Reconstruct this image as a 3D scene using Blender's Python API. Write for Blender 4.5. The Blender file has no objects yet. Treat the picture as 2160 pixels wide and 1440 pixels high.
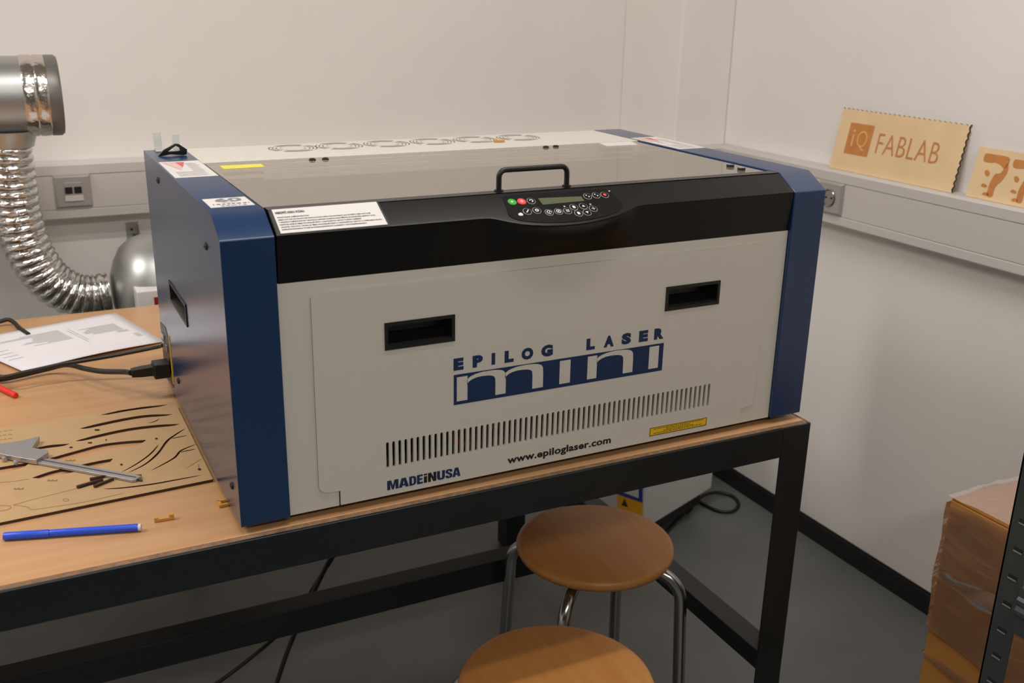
import bpy, bmesh, math, random
from mathutils import Vector, Matrix
random.seed(7)
SC = bpy.context.scene
COL = SC.collection
Z0 = 0.79            # height of the engraver's underside above the floor; all coordinates below are measured from it
PI = math.pi

# ------------------------------------------------------------------ camera
FPX = 2131.79
PITCH, YAW, ROLL = 1.2439, -0.4736, 0.0194
CAMP = Vector((-0.21398, -1.15133, 0.63408))
RC = Matrix.Rotation(YAW, 3, 'Z') @ Matrix.Rotation(PITCH, 3, 'X') @ Matrix.Rotation(ROLL, 3, 'Z')
cd = bpy.data.cameras.new('camera')
cam = bpy.data.objects.new('camera', cd)
COL.objects.link(cam)
cd.sensor_width = 36.0
cd.lens = FPX / 2160 * 36.0
cam.matrix_world = Matrix.Translation(CAMP + Vector((0, 0, Z0))) @ RC.to_4x4()
cd.clip_start = 0.05
cd.dof.use_dof = True
cd.dof.focus_distance = 1.5
cd.dof.aperture_fstop = 7.1
SC.camera = cam

# ------------------------------------------------------------------ view, world
vs = SC.view_settings
vs.view_transform = 'Standard'
vs.look = 'None'
vs.gamma = 1.0
vs.use_curve_mapping = False
vs.exposure = 0.0
wd = bpy.data.worlds.new('world')
SC.world = wd
wd.use_nodes = True
wd.node_tree.nodes['Background'].inputs[0].default_value = (0.9, 0.85, 0.8, 1)
wd.node_tree.nodes['Background'].inputs[1].default_value = 0.02
SC.cycles.max_bounces = 10
SC.cycles.diffuse_bounces = 5
SC.cycles.glossy_bounces = 5
SC.cycles.transparent_max_bounces = 10
SC.cycles.sample_clamp_indirect = 6.0

# ------------------------------------------------------------------ lamps (fluorescent tubes under the ceiling, plus added fill lights)
CEIL = 2.05
LAMPC = (1.0, 0.955, 0.915)
def tube_or_fill_light(x, y, lx, ly, power, z=CEIL - 0.075):
    l = bpy.data.lights.new('tube_or_fill_light', 'AREA')
    l.shape = 'RECTANGLE'
    l.size, l.size_y = lx, ly
    l.energy = power
    l.color = LAMPC
    o = bpy.data.objects.new('tube_or_fill_light', l)
    COL.objects.link(o)
    o.location = (x, y, z + Z0)
    return o
LAMPS = [(0.45, 0.00, 1.5, 0.06, 17.0), (0.45, -0.40, 1.5, 0.10, 8.5), (-1.75, 0.55, 1.2, 0.3, 40.0), (-0.2, -2.6, 1.8, 0.4, 42.0)]  # the broad lamps, left and behind the camera, are added to brighten the engraver
for a in LAMPS:
    tube_or_fill_light(*a)

# ------------------------------------------------------------------ small helpers
def lin(c):
    c = c / 255.0
    return c / 12.92 if c <= 0.04045 else ((c + 0.055) / 1.055) ** 2.4
def rgb(r, g, b):
    return (lin(r), lin(g), lin(b), 1.0)

def ray(u, v):
    return RC @ Vector(((u - 1080) / FPX, -(v - 720) / FPX, -1.0))
def on(u, v, ax, val):
    d = ray(u, v)
    return CAMP + d * ((val - CAMP[ax]) / d[ax])
def onp(u, v, p0, n):
    d = ray(u, v)
    return CAMP + d * ((p0 - CAMP).dot(n) / d.dot(n))

MATS = {}
def mat(name, col, rough=0.5, metal=0.0, var=0.0, scale=8.0, bump=0.0, bscale=40.0, coat=0.0, stretch=(1, 1, 1), spec=0.5, col2=None, aniso=None):
    m = bpy.data.materials.new(name)
    m.use_nodes = True
    nt = m.node_tree
    b = nt.nodes['Principled BSDF']
    b.inputs['Base Color'].default_value = col
    b.inputs['Roughness'].default_value = rough
    b.inputs['Metallic'].default_value = metal
    b.inputs['Specular IOR Level'].default_value = spec
    if coat:
        b.inputs['Coat Weight'].default_value = coat
        b.inputs['Coat Roughness'].default_value = 0.22
    if var or bump:
        tc = nt.nodes.new('ShaderNodeTexCoord')
        mp = nt.nodes.new('ShaderNodeMapping')
        mp.inputs['Scale'].default_value = stretch
        nt.links.new(tc.outputs['Object'], mp.inputs['Vector'])
    if var:
        nz = nt.nodes.new('ShaderNodeTexNoise')
        nz.inputs['Scale'].default_value = scale
        nz.inputs['Detail'].default_value = 6
        nt.links.new(mp.outputs['Vector'], nz.inputs['Vector'])
        mx = nt.nodes.new('ShaderNodeMix')
        mx.data_type = 'RGBA'
        c2 = col2 or tuple(min(1, c * (1 - var)) for c in col[:3]) + (1,)
        c1 = col if col2 else tuple(min(1, c * (1 + var)) for c in col[:3]) + (1,)
        mx.inputs[6].default_value = c1
        mx.inputs[7].default_value = c2
        rp = nt.nodes.new('ShaderNodeMapRange')
        rp.inputs['From Min'].default_value = 0.3
        rp.inputs['From Max'].default_value = 0.7
        nt.links.new(nz.outputs['Fac'], rp.inputs['Value'])
        nt.links.new(rp.outputs['Result'], mx.inputs[0])
        nt.links.new(mx.outputs[2], b.inputs['Base Color'])
    if bump:
        n2 = nt.nodes.new('ShaderNodeTexNoise')
        n2.inputs['Scale'].default_value = bscale
        n2.inputs['Detail'].default_value = 4
        nt.links.new(mp.outputs['Vector'], n2.inputs['Vector'])
        bp = nt.nodes.new('ShaderNodeBump')
        bp.inputs['Strength'].default_value = bump
        bp.inputs['Distance'].default_value = 0.002
        nt.links.new(n2.outputs['Fac'], bp.inputs['Height'])
        nt.links.new(bp.outputs['Normal'], b.inputs['Normal'])
    MATS[name] = m
    return m

def glassmat(name, tint, fac, rough=0.02, haze=None, hz=0.0, bump=0.0):
    m = bpy.data.materials.new(name)
    m.use_nodes = True
    nt = m.node_tree
    for n in list(nt.nodes):
        if n.type != 'OUTPUT_MATERIAL':
            nt.nodes.remove(n)
    out = [n for n in nt.nodes if n.type == 'OUTPUT_MATERIAL'][0]
    tr = nt.nodes.new('ShaderNodeBsdfTransparent'); tr.inputs[0].default_value = tint
    gl = nt.nodes.new('ShaderNodeBsdfGlossy'); gl.inputs['Roughness'].default_value = rough
    gl.inputs[0].default_value = (1, 1, 1, 1)
    fr = nt.nodes.new('ShaderNodeFresnel'); fr.inputs[0].default_value = fac
    if bump:
        tc = nt.nodes.new('ShaderNodeTexCoord'); mp = nt.nodes.new('ShaderNodeMapping')
        mp.inputs['Scale'].default_value = (1, 1, 3.5); mp.inputs['Rotation'].default_value = (.4, .3, 0)
        nz = nt.nodes.new('ShaderNodeTexNoise'); nz.inputs['Scale'].default_value = 9; nz.inputs['Detail'].default_value = 4
        bp = nt.nodes.new('ShaderNodeBump'); bp.inputs['Strength'].default_value = bump; bp.inputs['Distance'].default_value = .02
        nt.links.new(tc.outputs['Object'], mp.inputs['Vector']); nt.links.new(mp.outputs['Vector'], nz.inputs['Vector'])
        nt.links.new(nz.outputs['Fac'], bp.inputs['Height']); nt.links.new(bp.outputs['Normal'], gl.inputs['Normal']); nt.links.new(bp.outputs['Normal'], fr.inputs['Normal'])
    base = tr.outputs[0]
    if haze:
        df = nt.nodes.new('ShaderNodeBsdfDiffuse'); df.inputs[0].default_value = haze
        m1 = nt.nodes.new('ShaderNodeMixShader'); m1.inputs[0].default_value = hz
        nt.links.new(tr.outputs[0], m1.inputs[1]); nt.links.new(df.outputs[0], m1.inputs[2])
        base = m1.outputs[0]
    m2 = nt.nodes.new('ShaderNodeMixShader')
    nt.links.new(fr.outputs[0], m2.inputs[0])
    nt.links.new(base, m2.inputs[1]); nt.links.new(gl.outputs[0], m2.inputs[2])
    nt.links.new(m2.outputs[0], out.inputs[0])
    MATS[name] = m
    return m

# materials ---------------------------------------------------------
M = MATS
mat('wall_paint', rgb(238, 233, 228), 0.85, var=0.02, scale=3, bump=0.15, bscale=220)
mat('front_paint', rgb(120, 117, 112), 0.85, var=0.02, scale=3)
mat('ceiling_paint', rgb(166, 164, 160), 0.9, var=0.01, scale=2)
mat('floor_lino', rgb(104, 106, 104), 0.42, var=0.10, scale=5, bump=0.05, bscale=60)
mat('black_skirting', rgb(28, 27, 26), 0.5)
mat('trunk_grey', rgb(206, 201, 196), 0.45)
mat('trunk_dark', rgb(150, 145, 140), 0.5)
mat('socket_silver', rgb(176, 172, 168), 0.35, metal=0.3)
mat('hole_black', rgb(14, 13, 12), 0.6)
mat('label_white', rgb(216, 212, 208), 0.4)
mat('beech_top', rgb(198, 154, 110), 0.33, var=0.07, scale=4, stretch=(1.0, 14, 1), col2=rgb(189, 141, 96))
mat('edge_brown', rgb(122, 92, 66), 0.6, var=0.3, scale=120)
mat('frame_steel', rgb(13, 22, 25), 0.40, var=0.12, scale=14)
mat('stool_wood', rgb(182, 127, 68), 0.42, var=0.08, scale=5, stretch=(10, 1.2, 1), col2=rgb(172, 114, 53))
mat('chrome', rgb(168, 168, 167), 0.20, metal=1.0)
mat('rubber', rgb(22, 22, 22), 0.7)
mat('blue_paint', rgb(4, 46, 88), 0.30, coat=0.55)
mat('white_paint', rgb(209, 205, 194), 0.38, bump=0.03, bscale=600)
mat('lid_black', rgb(17, 16, 15), 0.30, spec=0.3, bump=0.015, bscale=900)
mat('plastic_black', rgb(20, 20, 19), 0.4)
mat('gloss_black', rgb(16, 16, 16), 0.2)
mat('bay_shade', rgb(20, 18, 16), 0.8)
mat('bed_grey', rgb(120, 116, 108), 0.6)
mat('ink_blue', rgb(6, 42, 84), 0.5)
mat('ink_black', rgb(18, 18, 20), 0.55)
mat('ink_grey', rgb(126, 124, 126), 0.6)
mat('ink_red', rgb(206, 92, 82), 0.5)
mat('cream', rgb(209, 205, 194), 0.38)
mat('grille_grey', rgb(120, 120, 118), 0.6)
mat('label_yellow', rgb(232, 190, 30), 0.45)
mat('lemon', rgb(226, 216, 70), 0.45)
mat('green', rgb(40, 160, 40), 0.4)
mat('red', rgb(222, 60, 62), 0.4)
mat('lcd', rgb(82, 88, 62), 0.3)
mat('icon_white', rgb(215, 213, 208), 0.5)
mat('ring_grey', rgb(176, 174, 170), 0.5)
mat('wire_red', rgb(150, 30, 22), 0.5)
mat('cable_black', rgb(26, 26, 24), 0.45)
mat('paper', rgb(228, 224, 228), 0.7)
mat('mdf', rgb(184, 150, 108), 0.6, var=0.04, scale=30)
mat('burnt', rgb(62, 38, 22), 0.7, var=0.2, scale=80)
mat('engrave', rgb(128, 98, 60), 0.7)
mat('steel', rgb(176, 174, 176), 0.32, metal=0.7)
mat('steel_dark', rgb(90, 88, 88), 0.4, metal=0.7)
mat('marker_blue', rgb(42, 82, 214), 0.35)
mat('pen_red', rgb(226, 44, 36), 0.35)
mat('ply', rgb(234, 203, 158), 0.55, var=0.05, scale=14)
mat('bit_wood', rgb(206, 148, 70), 0.6, var=0.1, scale=60)
mat('ply_burn', rgb(202, 132, 68), 0.65, var=0.08, scale=50)
mat('ply_halo', rgb(232, 178, 106), 0.6)
mat('foil', rgb(214, 213, 211), 0.17, metal=1.0, bump=0.8, bscale=90)
mat('foil_tape', rgb(212, 206, 198), 0.2, metal=1.0, bump=0.9, bscale=60)
mat('galv', rgb(186, 188, 186), 0.42, metal=1.0, var=0.08, scale=16)
mat('galv_dark', rgb(128, 126, 122), 0.42, metal=0.6)
mat('fan_white', rgb(222, 220, 222), 0.4)
mat('carton', rgb(200, 138, 66), 0.75, var=0.06, scale=6)
mat('rack_galv', rgb(74, 80, 80), 0.4, metal=0.6, var=0.1, scale=10)
mat('shelf_board', rgb(206, 150, 92), 0.6, var=0.1, scale=50)
mat('box_white', rgb(200, 202, 198), 0.5)
mat('tag_blue', rgb(20, 60, 150), 0.5)
mat('tag_orange', rgb(236, 168, 20), 0.5)
mat('lamp_white', rgb(240, 240, 238), 0.5)
glassmat('acrylic', (0.80, 0.77, 0.72, 1), 1.6, 0.03, haze=rgb(196, 184, 164), hz=0.30)
glassmat('film', (0.96, 0.95, 0.94, 1), 1.22, 0.18, haze=(0.85, 0.8, 0.78, 1), hz=0.07, bump=0.35)
glassmat('film_top', (0.96, 0.95, 0.94, 1), 1.33, 0.15, haze=(0.72, 0.62, 0.58, 1), hz=0.4, bump=1.0)
glassmat('clear', (0.94, 0.97, 0.95, 1), 1.45, 0.05, haze=(0.85, 0.9, 0.86, 1), hz=0.35)
glassmat('laminate', (0.97, 0.97, 0.97, 1), 1.4, 0.06, haze=(0.5, 0.5, 0.48, 1), hz=0.12)

# mesh builder ------------------------------------------------------
class MB:
    def __init__(s):
        s.v, s.f, s.m = [], [], []
    def add(s, vs_, fs_, mi=0):
        k = len(s.v)
        s.v += [Vector(p) for p in vs_]
        s.f += [tuple(i + k for i in f) for f in fs_]
        s.m += [mi] * len(fs_)
        return s
    def box(s, x0, x1, y0, y1, z0, z1, mi=0):
        return s.add([(x0, y0, z0), (x1, y0, z0), (x1, y1, z0), (x0, y1, z0), (x0, y0, z1), (x1, y0, z1), (x1, y1, z1), (x0, y1, z1)],
                     [(0, 3, 2, 1), (4, 5, 6, 7), (0, 1, 5, 4), (1, 2, 6, 5), (2, 3, 7, 6), (3, 0, 4, 7)], mi)
    def prism(s, pts, ext, mi=0, mside=None):
        pts = [Vector(p) for p in pts]
        e = Vector(ext)
        n = len(pts)
        k = len(s.v)
        s.v += pts + [p + e for p in pts]
        nr = Vector((0, 0, 0))
        for i in range(n):
            nr += pts[i].cross(pts[(i + 1) % n])
        a, b = list(range(n)), list(range(n, 2 * n))
        if nr.dot(e) > 0:
            fs_ = [tuple(reversed(a)), tuple(b)]
            sd = [(i, (i + 1) % n, n + (i + 1) % n, n + i) for i in range(n)]
        else:
            fs_ = [tuple(a), tuple(reversed(b))]
            sd = [((i + 1) % n, i, n + i, n + (i + 1) % n) for i in range(n)]
        s.f += [tuple(i + k for i in f) for f in fs_ + sd]
        s.m += [mi, mi] + [mi if mside is None else mside] * n
        return s
    def tube(s, path, r, n=12, cap=True, mi=0):
        P = [Vector(p) for p in path]
        rs = r if isinstance(r, (list, tuple)) else [r] * len(P)
        k = len(s.v)
        up = None
        for i, p in enumerate(P):
            t = (P[min(i + 1, len(P) - 1)] - P[max(i - 1, 0)]).normalized()
            if up is None:
                up = t.orthogonal().normalized()
            else:
                up = (up - t * up.dot(t)).normalized()
            w = t.cross(up)
            for j in range(n):
                a = 2 * PI * j / n
                s.v.append(p + (up * math.cos(a) + w * math.sin(a)) * rs[i])
        for i in range(len(P) - 1):
            for j in range(n):
                a, b = k + i * n + j, k + i * n + (j + 1) % n
                s.f.append((a, b, b + n, a + n)); s.m.append(mi)
        if cap:
            s.f.append(tuple(k + j for j in reversed(range(n)))); s.m.append(mi)
            s.f.append(tuple(k + (len(P) - 1) * n + j for j in range(n))); s.m.append(mi)
        return s
    def cyl(s, p0, p1, r, n=24, mi=0):
        return s.tube([p0, p1], r, n, True, mi)
    def lathe(s, base, axis, prof, n=32, mi=0):
        a = Vector(axis).normalized()
        return s.tube([Vector(base) + a * h for h, r in prof], [max(r, 1e-5) for h, r in prof], n, True, mi) if False else s._lathe(Vector(base), a, prof, n, mi)
    def _lathe(s, b, a, prof, n, mi):
        u = a.orthogonal().normalized(); w = a.cross(u)
        k = len(s.v)
        for h, r in prof:
            for j in range(n):
                t = 2 * PI * j / n
                s.v.append(b + a * h + (u * math.cos(t) + w * math.sin(t)) * max(r, 1e-5))
        for i in range(len(prof) - 1):
            for j in range(n):
                p, q = k + i * n + j, k + i * n + (j + 1) % n
                s.f.append((p, q, q + n, p + n)); s.m.append(mi)
        s.f.append(tuple(k + j for j in reversed(range(n)))); s.m.append(mi)
        s.f.append(tuple(k + (len(prof) - 1) * n + j for j in range(n))); s.m.append(mi)
        return s
    def grid(s, rows, mi=0):
        k = len(s.v); m = len(rows[0])
        for r in rows:
            s.v += [Vector(p) for p in r]
        for i in range(len(rows) - 1):
            for j in range(m - 1):
                a = k + i * m + j
                s.f.append((a, a + 1, a + m + 1, a + m)); s.m.append(mi)
        return s

def org(o):
    return Vector(o['_o']) if '_o' in o else Vector((0, 0, 0))
def obj(name, mb, mats, parent=None, bevel=0.0, smooth=40, seg=2, origin=None):
    """one mesh object; builder coordinates are measured from the engraver's underside"""
    if isinstance(mats, str):
        mats = [mats]
    if parent is not None:
        w = Vector(parent['_w'])
    else:
        w = Vector(origin) if origin is not None else sum(mb.v, Vector()) / max(1, len(mb.v))
    me = bpy.data.meshes.new(name)
    me.from_pydata([tuple(p - w) for p in mb.v], [], mb.f)
    for x in mats:
        me.materials.append(M[x])
    for p, i in zip(me.polygons, mb.m):
        p.material_index = i
    bm = bmesh.new(); bm.from_mesh(me)
    bmesh.ops.recalc_face_normals(bm, faces=bm.faces)
    bm.to_mesh(me); bm.free()
    if smooth:
        me.polygons.foreach_set('use_smooth', [True] * len(me.polygons))
        me.set_sharp_from_angle(angle=math.radians(smooth))
    me.update()
    o = bpy.data.objects.new(name, me)
    COL.objects.link(o)
    if parent is not None:
        o.parent = parent
    else:
        o.location = w + Vector((0, 0, Z0))
    o['_w'] = list(w)
    if bevel:
        b = o.modifiers.new('bevel', 'BEVEL')
        b.width = bevel; b.segments = seg; b.harden_normals = bool(smooth); b.limit_method = 'ANGLE'; b.angle_limit = math.radians(35)
    return o
def thing(name, label, cat, loc, group=None):
    o = bpy.data.objects.new(name, None)
    COL.objects.link(o)
    o.empty_display_size = 0.05
    o.location = Vector(loc) + Vector((0, 0, Z0))
    o['_w'] = list(loc)
    tag(o, label, cat, group)
    return o
def tag(o, label, cat, group=None):
    o['label'] = label; o['category'] = cat
    if group:
        o['group'] = group
    return o
def struct(name, mb, mats, **k):
    o = obj(name, mb, mats, **k)
    o['kind'] = 'structure'
    return o
def copy_tree(o, parent=None):
    c = o.copy(); COL.objects.link(c)
    if parent is not None:
        c.parent = parent
    for ch in [x for x in bpy.data.objects if x.parent == o]:
        copy_tree(ch, c)
    return c

def rrect(x0, x1, y0, y1, r, n=4):
    out = []
    for cx, cy, a in ((x1 - r, y1 - r, 0), (x0 + r, y1 - r, 90), (x0 + r, y0 + r, 180), (x1 - r, y0 + r, 270)):
        for i in range(n + 1):
            t = math.radians(a + 90 * i / n)
            out.append((cx + r * math.cos(t), cy + r * math.sin(t)))
    return out
def sheet2d(loops, depth):
    """filled 2-D outline with holes, extruded by depth about z=0 -> verts, faces (x, y, z)"""
    cu = bpy.data.curves.new('tmp', 'CURVE')
    cu.dimensions = '2D'; cu.fill_mode = 'BOTH'; cu.extrude = depth / 2
    for lp in loops:
        sp = cu.splines.new('POLY'); sp.points.add(len(lp) - 1)
        for p, q in zip(sp.points, lp):
            p.co = (q[0], q[1], 0, 1)
        sp.use_cyclic_u = True
    ob = bpy.data.objects.new('tmp', cu); COL.objects.link(ob)
    dg = bpy.context.evaluated_depsgraph_get()
    me = ob.evaluated_get(dg).to_mesh()
    v = [tuple(x.co) for x in me.vertices]; f = [tuple(p.vertices) for p in me.polygons]
    ob.evaluated_get(dg).to_mesh_clear()
    bpy.data.objects.remove(ob); bpy.data.curves.remove(cu)
    return v, f
GL = {}
def glyphs(txt, bold=0.0, space=1.0):
    key = (txt, bold, space)
    if key in GL:
        return GL[key]
    cu = bpy.data.curves.new('tmp', 'FONT')
    cu.body = txt; cu.offset = bold; cu.space_character = space; cu.resolution_u = 3
    ob = bpy.data.objects.new('tmp', cu); COL.objects.link(ob)
    dg = bpy.context.evaluated_depsgraph_get()
    me = ob.evaluated_get(dg).to_mesh()
    v = [tuple(x.co) for x in me.vertices]; f = [tuple(p.vertices) for p in me.polygons]
    ob.evaluated_get(dg).to_mesh_clear()
    bpy.data.objects.remove(ob); bpy.data.curves.remove(cu)
    GL[key] = (v, f)
    return v, f
def put_text(mb, txt, O, U, V, x0, x1, y0, y1, bold=0.0, mi=0, space=1.0):
    """ink box of the text fills [x0,x1]x[y0,y1] in the frame O + U x + V y"""
    v, f = glyphs(txt, bold, space)
    ax, bx = min(p[0] for p in v), max(p[0] for p in v)
    ay, by = min(p[1] for p in v), max(p[1] for p in v)
    mb.add([O + U * (x0 + (p[0] - ax) / max(bx - ax, 1e-6) * (x1 - x0)) + V * (y0 + (p[1] - ay) / max(by - ay, 1e-6) * (y1 - y0)) for p in v], f, mi)
    return mb
def bend(pts, n=10):
    """Catmull-Rom through points"""
    P = [Vector(p) for p in pts]
    P = [P[0] * 2 - P[1]] + P + [P[-1] * 2 - P[-2]]
    out = []
    for i in range(1, len(P) - 2):
        a, b, c, d = P[i - 1:i + 3]
        for k in range(n):
            t = k / n
            out.append(0.5 * ((2 * b) + (c - a) * t + (2 * a - 5 * b + 4 * c - d) * t * t + (3 * b - a - 3 * c + d) * t ** 3))
    out.append(P[-2])
    return out
def disc(mb, c, n, r, h, k=24, mi=0):
    n = Vector(n).normalized()
    return mb.cyl(c, Vector(c) + n * h, r, k, mi)

# =================================================================== the room
FL = -Z0
XR, YB, XL, YF = 1.703, 1.535, -3.2, -4.6
PX, PY = 1.522, 1.243                       # the square column in the corner
struct('floor', MB().box(XL, XR, YF, YB, FL - 0.1, FL), 'floor_lino')
struct('ceiling', MB().box(XL, XR, YF, YB, CEIL, CEIL + 0.1), 'ceiling_paint')
struct('wall_back', MB().box(XL, XR + 0.1, YB, YB + 0.1, FL, CEIL), 'wall_paint')
struct('wall_right', MB().box(XR, XR + 0.1, YF, YB, FL, CEIL), 'wall_paint')
struct('wall_left', MB().box(XL - 0.1, XL, YF, YB + 0.1, FL, CEIL), 'wall_paint')
struct('wall_front', MB().box(XL - 0.1, XR + 0.1, YF - 0.1, YF, FL, CEIL), 'front_paint')
struct('wall_corner', MB().box(PX, XR, PY, YB, FL, CEIL), 'wall_paint', bevel=0.006)
bb = 0.053
struct('baseboard_right', MB().box(XR - 0.010, XR, YF, PY, FL, FL + bb).box(XR - 0.004, XR, YF, PY, FL + bb, FL + bb + 0.004), 'black_skirting')
struct('baseboard_back', MB().box(XL, PX, YB - 0.010, YB, FL, FL + bb), 'black_skirting')
struct('baseboard_corner', MB().box(PX - 0.010, PX, PY - 0.010, YB - 0.010, FL, FL + bb).box(PX, XR - 0.010, PY - 0.010, PY, FL, FL + bb), 'black_skirting')

# ceiling lamps (fixture bodies for the tubes and the added fill lights above)
for k, (x, y, lx, ly, pw) in enumerate(LAMPS):
    lbl = ['slim white tube lamp on the ceiling above the engraver', 'slim white tube lamp on the ceiling just in front of the first one',
           'broad added fill lamp on the ceiling at the left', 'broad added fill lamp on the ceiling behind the camera'][k]
    tag(obj('tube_or_fill_lamp', MB().box(x - lx / 2 - .02, x + lx / 2 + .02, y - ly / 2 - .02, y + ly / 2 + .02, CEIL - 0.07, CEIL), 'lamp_white', bevel=.004), lbl, 'lamp')

# cable trunking: body + groove lines + cover strip
TZ0, TZ1, TD = 0.108, 0.243, 0.055
def trunk(name, label, p, q, nrm):
    """wall trunking from p to q (xy on the wall face), nrm points into the room"""
    p, q, nrm = Vector((*p, 0)), Vector((*q, 0)), Vector((*nrm, 0))
    t = thing(name, label, 'cable trunking', (p.x, p.y, TZ0), 'grey plastic trunking around the room')
    z = Vector((0, 0, 1))
    prof = [(0, TZ0), (TD - .004, TZ0), (TD, TZ0 + .004), (TD, TZ0 + .0225), (TD - .003, TZ0 + .0245), (TD - .003, TZ1 - .0285), (TD, TZ1 - .0265), (TD, TZ1 - .005), (TD - .005, TZ1), (0, TZ1)]
    obj('trunking_body', MB().prism([p + nrm * a + z * b for a, b in prof], q - p), 'trunk_grey', t)
    prof = [(TD - .003, TZ0 + .0252), (TD - .0008, TZ0 + .0262), (TD - .0008, TZ1 - .0300), (TD - .003, TZ1 - .0290)]
    obj('cover_strip', MB().prism([p + nrm * a + z * b for a, b in prof], q - p), 'trunk_grey', t)
    return t
trunk('cable_trunking', 'grey cable trunking along the back wall behind the silver ducting', (XL + .01, YB - .0005), (PX - TD, YB - .0005), (0, -1))
trunk('cable_trunking', 'short grey cable trunking on the left side of the corner column', (PX, YB), (PX, PY - TD), (-1, 0))
trunk('cable_trunking', 'short grey cable trunking across the front of the corner column', (PX, PY), (XR - TD, PY), (0, -1))
trunk('cable_trunking', 'grey cable trunking on the right wall carrying the wooden plaques', (XR - .0005, PY), (XR - .0005, YF + .01), (-1, 0))

# network socket on the back trunking
sy = YB - TD
ns = thing('network_socket', 'silver network socket plate with two black ports on back trunking', 'socket', (-.06, sy, .137))
def bowed(x0, x1, z0, z1, y, h, ins):
    a = [(x0, y, z0), (x1, y, z0), (x1, y, z1), (x0, y, z1)]
    b = [(x0 + ins, y - h, z0 + ins), (x1 - ins, y - h, z0 + ins), (x1 - ins, y - h, z1 - ins), (x0 + ins, y - h, z1 - ins)]
    return MB().add(a + b, [(4, 5, 6, 7), (0, 1, 5, 4), (1, 2, 6, 5), (2, 3, 7, 6), (3, 0, 4, 7), (3, 2, 1, 0)])
obj('socket_frame', bowed(-.1015, -.0175, .1365, .2175, sy - .0005, .009, .005), 'socket_silver', ns, bevel=.0015)
obj('insert', MB().box(-.079, -.040, sy - .0125, sy - .008, .155, .199), 'socket_silver', ns, bevel=.001)
for x in (-.0785, -.0580):
    obj('port', MB().box(x + .0006, x + .0172, sy - .0140, sy - .012, .1725, .1885), 'hole_black', ns, bevel=.0008)
obj('label_strip', MB().box(-.0800, -.0385, sy - .0138, sy - .0120, .1545, .1680), 'label_white', ns, bevel=.001)
# power socket on the right trunking (half behind the engraver)
sx = XR - TD
ps = thing('power_socket', 'silver wall power socket on right trunking beside the engraver', 'socket', (sx, .735, .175))
obj('socket_frame', MB().add([(sx - .0005, .694, .1345), (sx - .0005, .778, .1345), (sx - .0005, .778, .2165), (sx - .0005, .694, .2165),
     (sx - .009, .699, .1395), (sx - .009, .773, .1395), (sx - .009, .773, .2115), (sx - .009, .699, .2115)],
     [(7, 6, 5, 4), (0, 1, 5, 4), (1, 2, 6, 5), (2, 3, 7, 6), (3, 0, 4, 7), (3, 2, 1, 0)]), 'socket_silver', ps, bevel=.0015)
obj('socket_well', MB().lathe((sx - .0088, .736, .1755), (-1, 0, 0), [(0, .020), (.003, .0225), (.004, .021), (.001, .018), (.0005, .001)], 32), 'chrome', ps)
for dy_ in (-.0095, .0095):
    obj('contact_hole', MB().cyl((sx - .0100, .736 + dy_, .1755), (sx - .0108, .736 + dy_, .1755), .0026, 12), 'hole_black', ps)

# =================================================================== workbench
TT = -0.010
TX0, TX1, TYB = -1.05, 0.9105, 1.073
wb = thing('workbench', 'beech topped workbench with dark steel frame under the engraver', 'workbench', (0, .5, FL))
obj('tabletop', MB().box(TX0, TX1, -.0020, TYB, TT - .028, TT), 'beech_top', wb, bevel=.0015)
obj('edge_band', MB().prism([(TX0, -.0021, TT - .0002), (TX0, -.0125, TT - .0016), (TX0, -.0125, TT - .028), (TX0, -.0021, TT - .028)], (TX1 - TX0, 0, 0)), 'edge_brown', wb)
RZ0, RZ1 = -.0625, -.0113
FX0, FX1 = TX0 - .004, .9145
obj('front_rail', MB().box(FX0, FX1 - .056, -.0148, .004, RZ0, RZ1).box(FX0, FX1 - .056, 0, .030, RZ0, RZ0 + .018), 'frame_steel', wb, bevel=.0012)
obj('rear_rail', MB().box(FX0, FX1 - .056, 1.035, 1.075, RZ0, TT - .028), 'frame_steel', wb, bevel=.0012)
obj('side_rail', MB().box(FX1 - .040, FX1, .041, 1.015, RZ0, RZ1), 'frame_steel', wb, bevel=.0012)
obj('side_rail', MB().box(FX0, FX0 + .040, .041, 1.015, RZ0, TT - .028), 'frame_steel', wb, bevel=.0012)
obj('corner_trim', MB().box(TX1, FX1, -.0148, TYB, RZ1, TT + .0002), 'edge_brown', wb, bevel=.001)
for x0, x1, y0, y1 in ((FX1 - .056, FX1, -.0148, .041), (FX0, FX0 + .056, -.0148, .041), (FX1 - .036, FX1 + .020, 1.015, 1.070), (FX0, FX0 + .056, 1.020, 1.075)):
    if y0 < 0:      # front legs are angle iron: a front plate and an outer side plate
        sx0, sx1 = (x1 - .004, x1) if x1 > 0 else (x0, x0 + .004)
        lm = MB().box(x0, x1, y0, y0 + .004, FL + .004, RZ1).box(sx0, sx1, y0 + .004, y1, FL + .004, RZ1)
    else:
        lm = MB().box(x0, x1, y0, y1, FL + .004, RZ1)
    lg = obj('leg', lm, 'frame_steel', wb, bevel=.0008)
    obj('foot_pad', MB().cyl(((x0 + x1) / 2, (y0 + y1) / 2, FL), ((x0 + x1) / 2, (y0 + y1) / 2, FL + .014), .018, 20), 'rubber', lg)
obj('side_stretcher', MB().box(FX1 - .050, FX1 - .006, -.0106, 1.016, -.4770, -.4400), 'frame_steel', wb, bevel=.0012)
obj('side_stretcher', MB().box(FX0 + .010, FX0 + .050, .041, 1.020, -.4770, -.4400), 'frame_steel', wb, bevel=.0012)
obj('crossbar', MB().box(FX0 + .050, FX1 - .050, .455, .500, -.4920, -.4400), 'frame_steel', wb, bevel=.0012)

# the bench stands very slightly askew to the engraver
wb.rotation_euler.z = -0.0085
wb.location = Vector((.5 * .0085, .5, FL + Z0))

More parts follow.
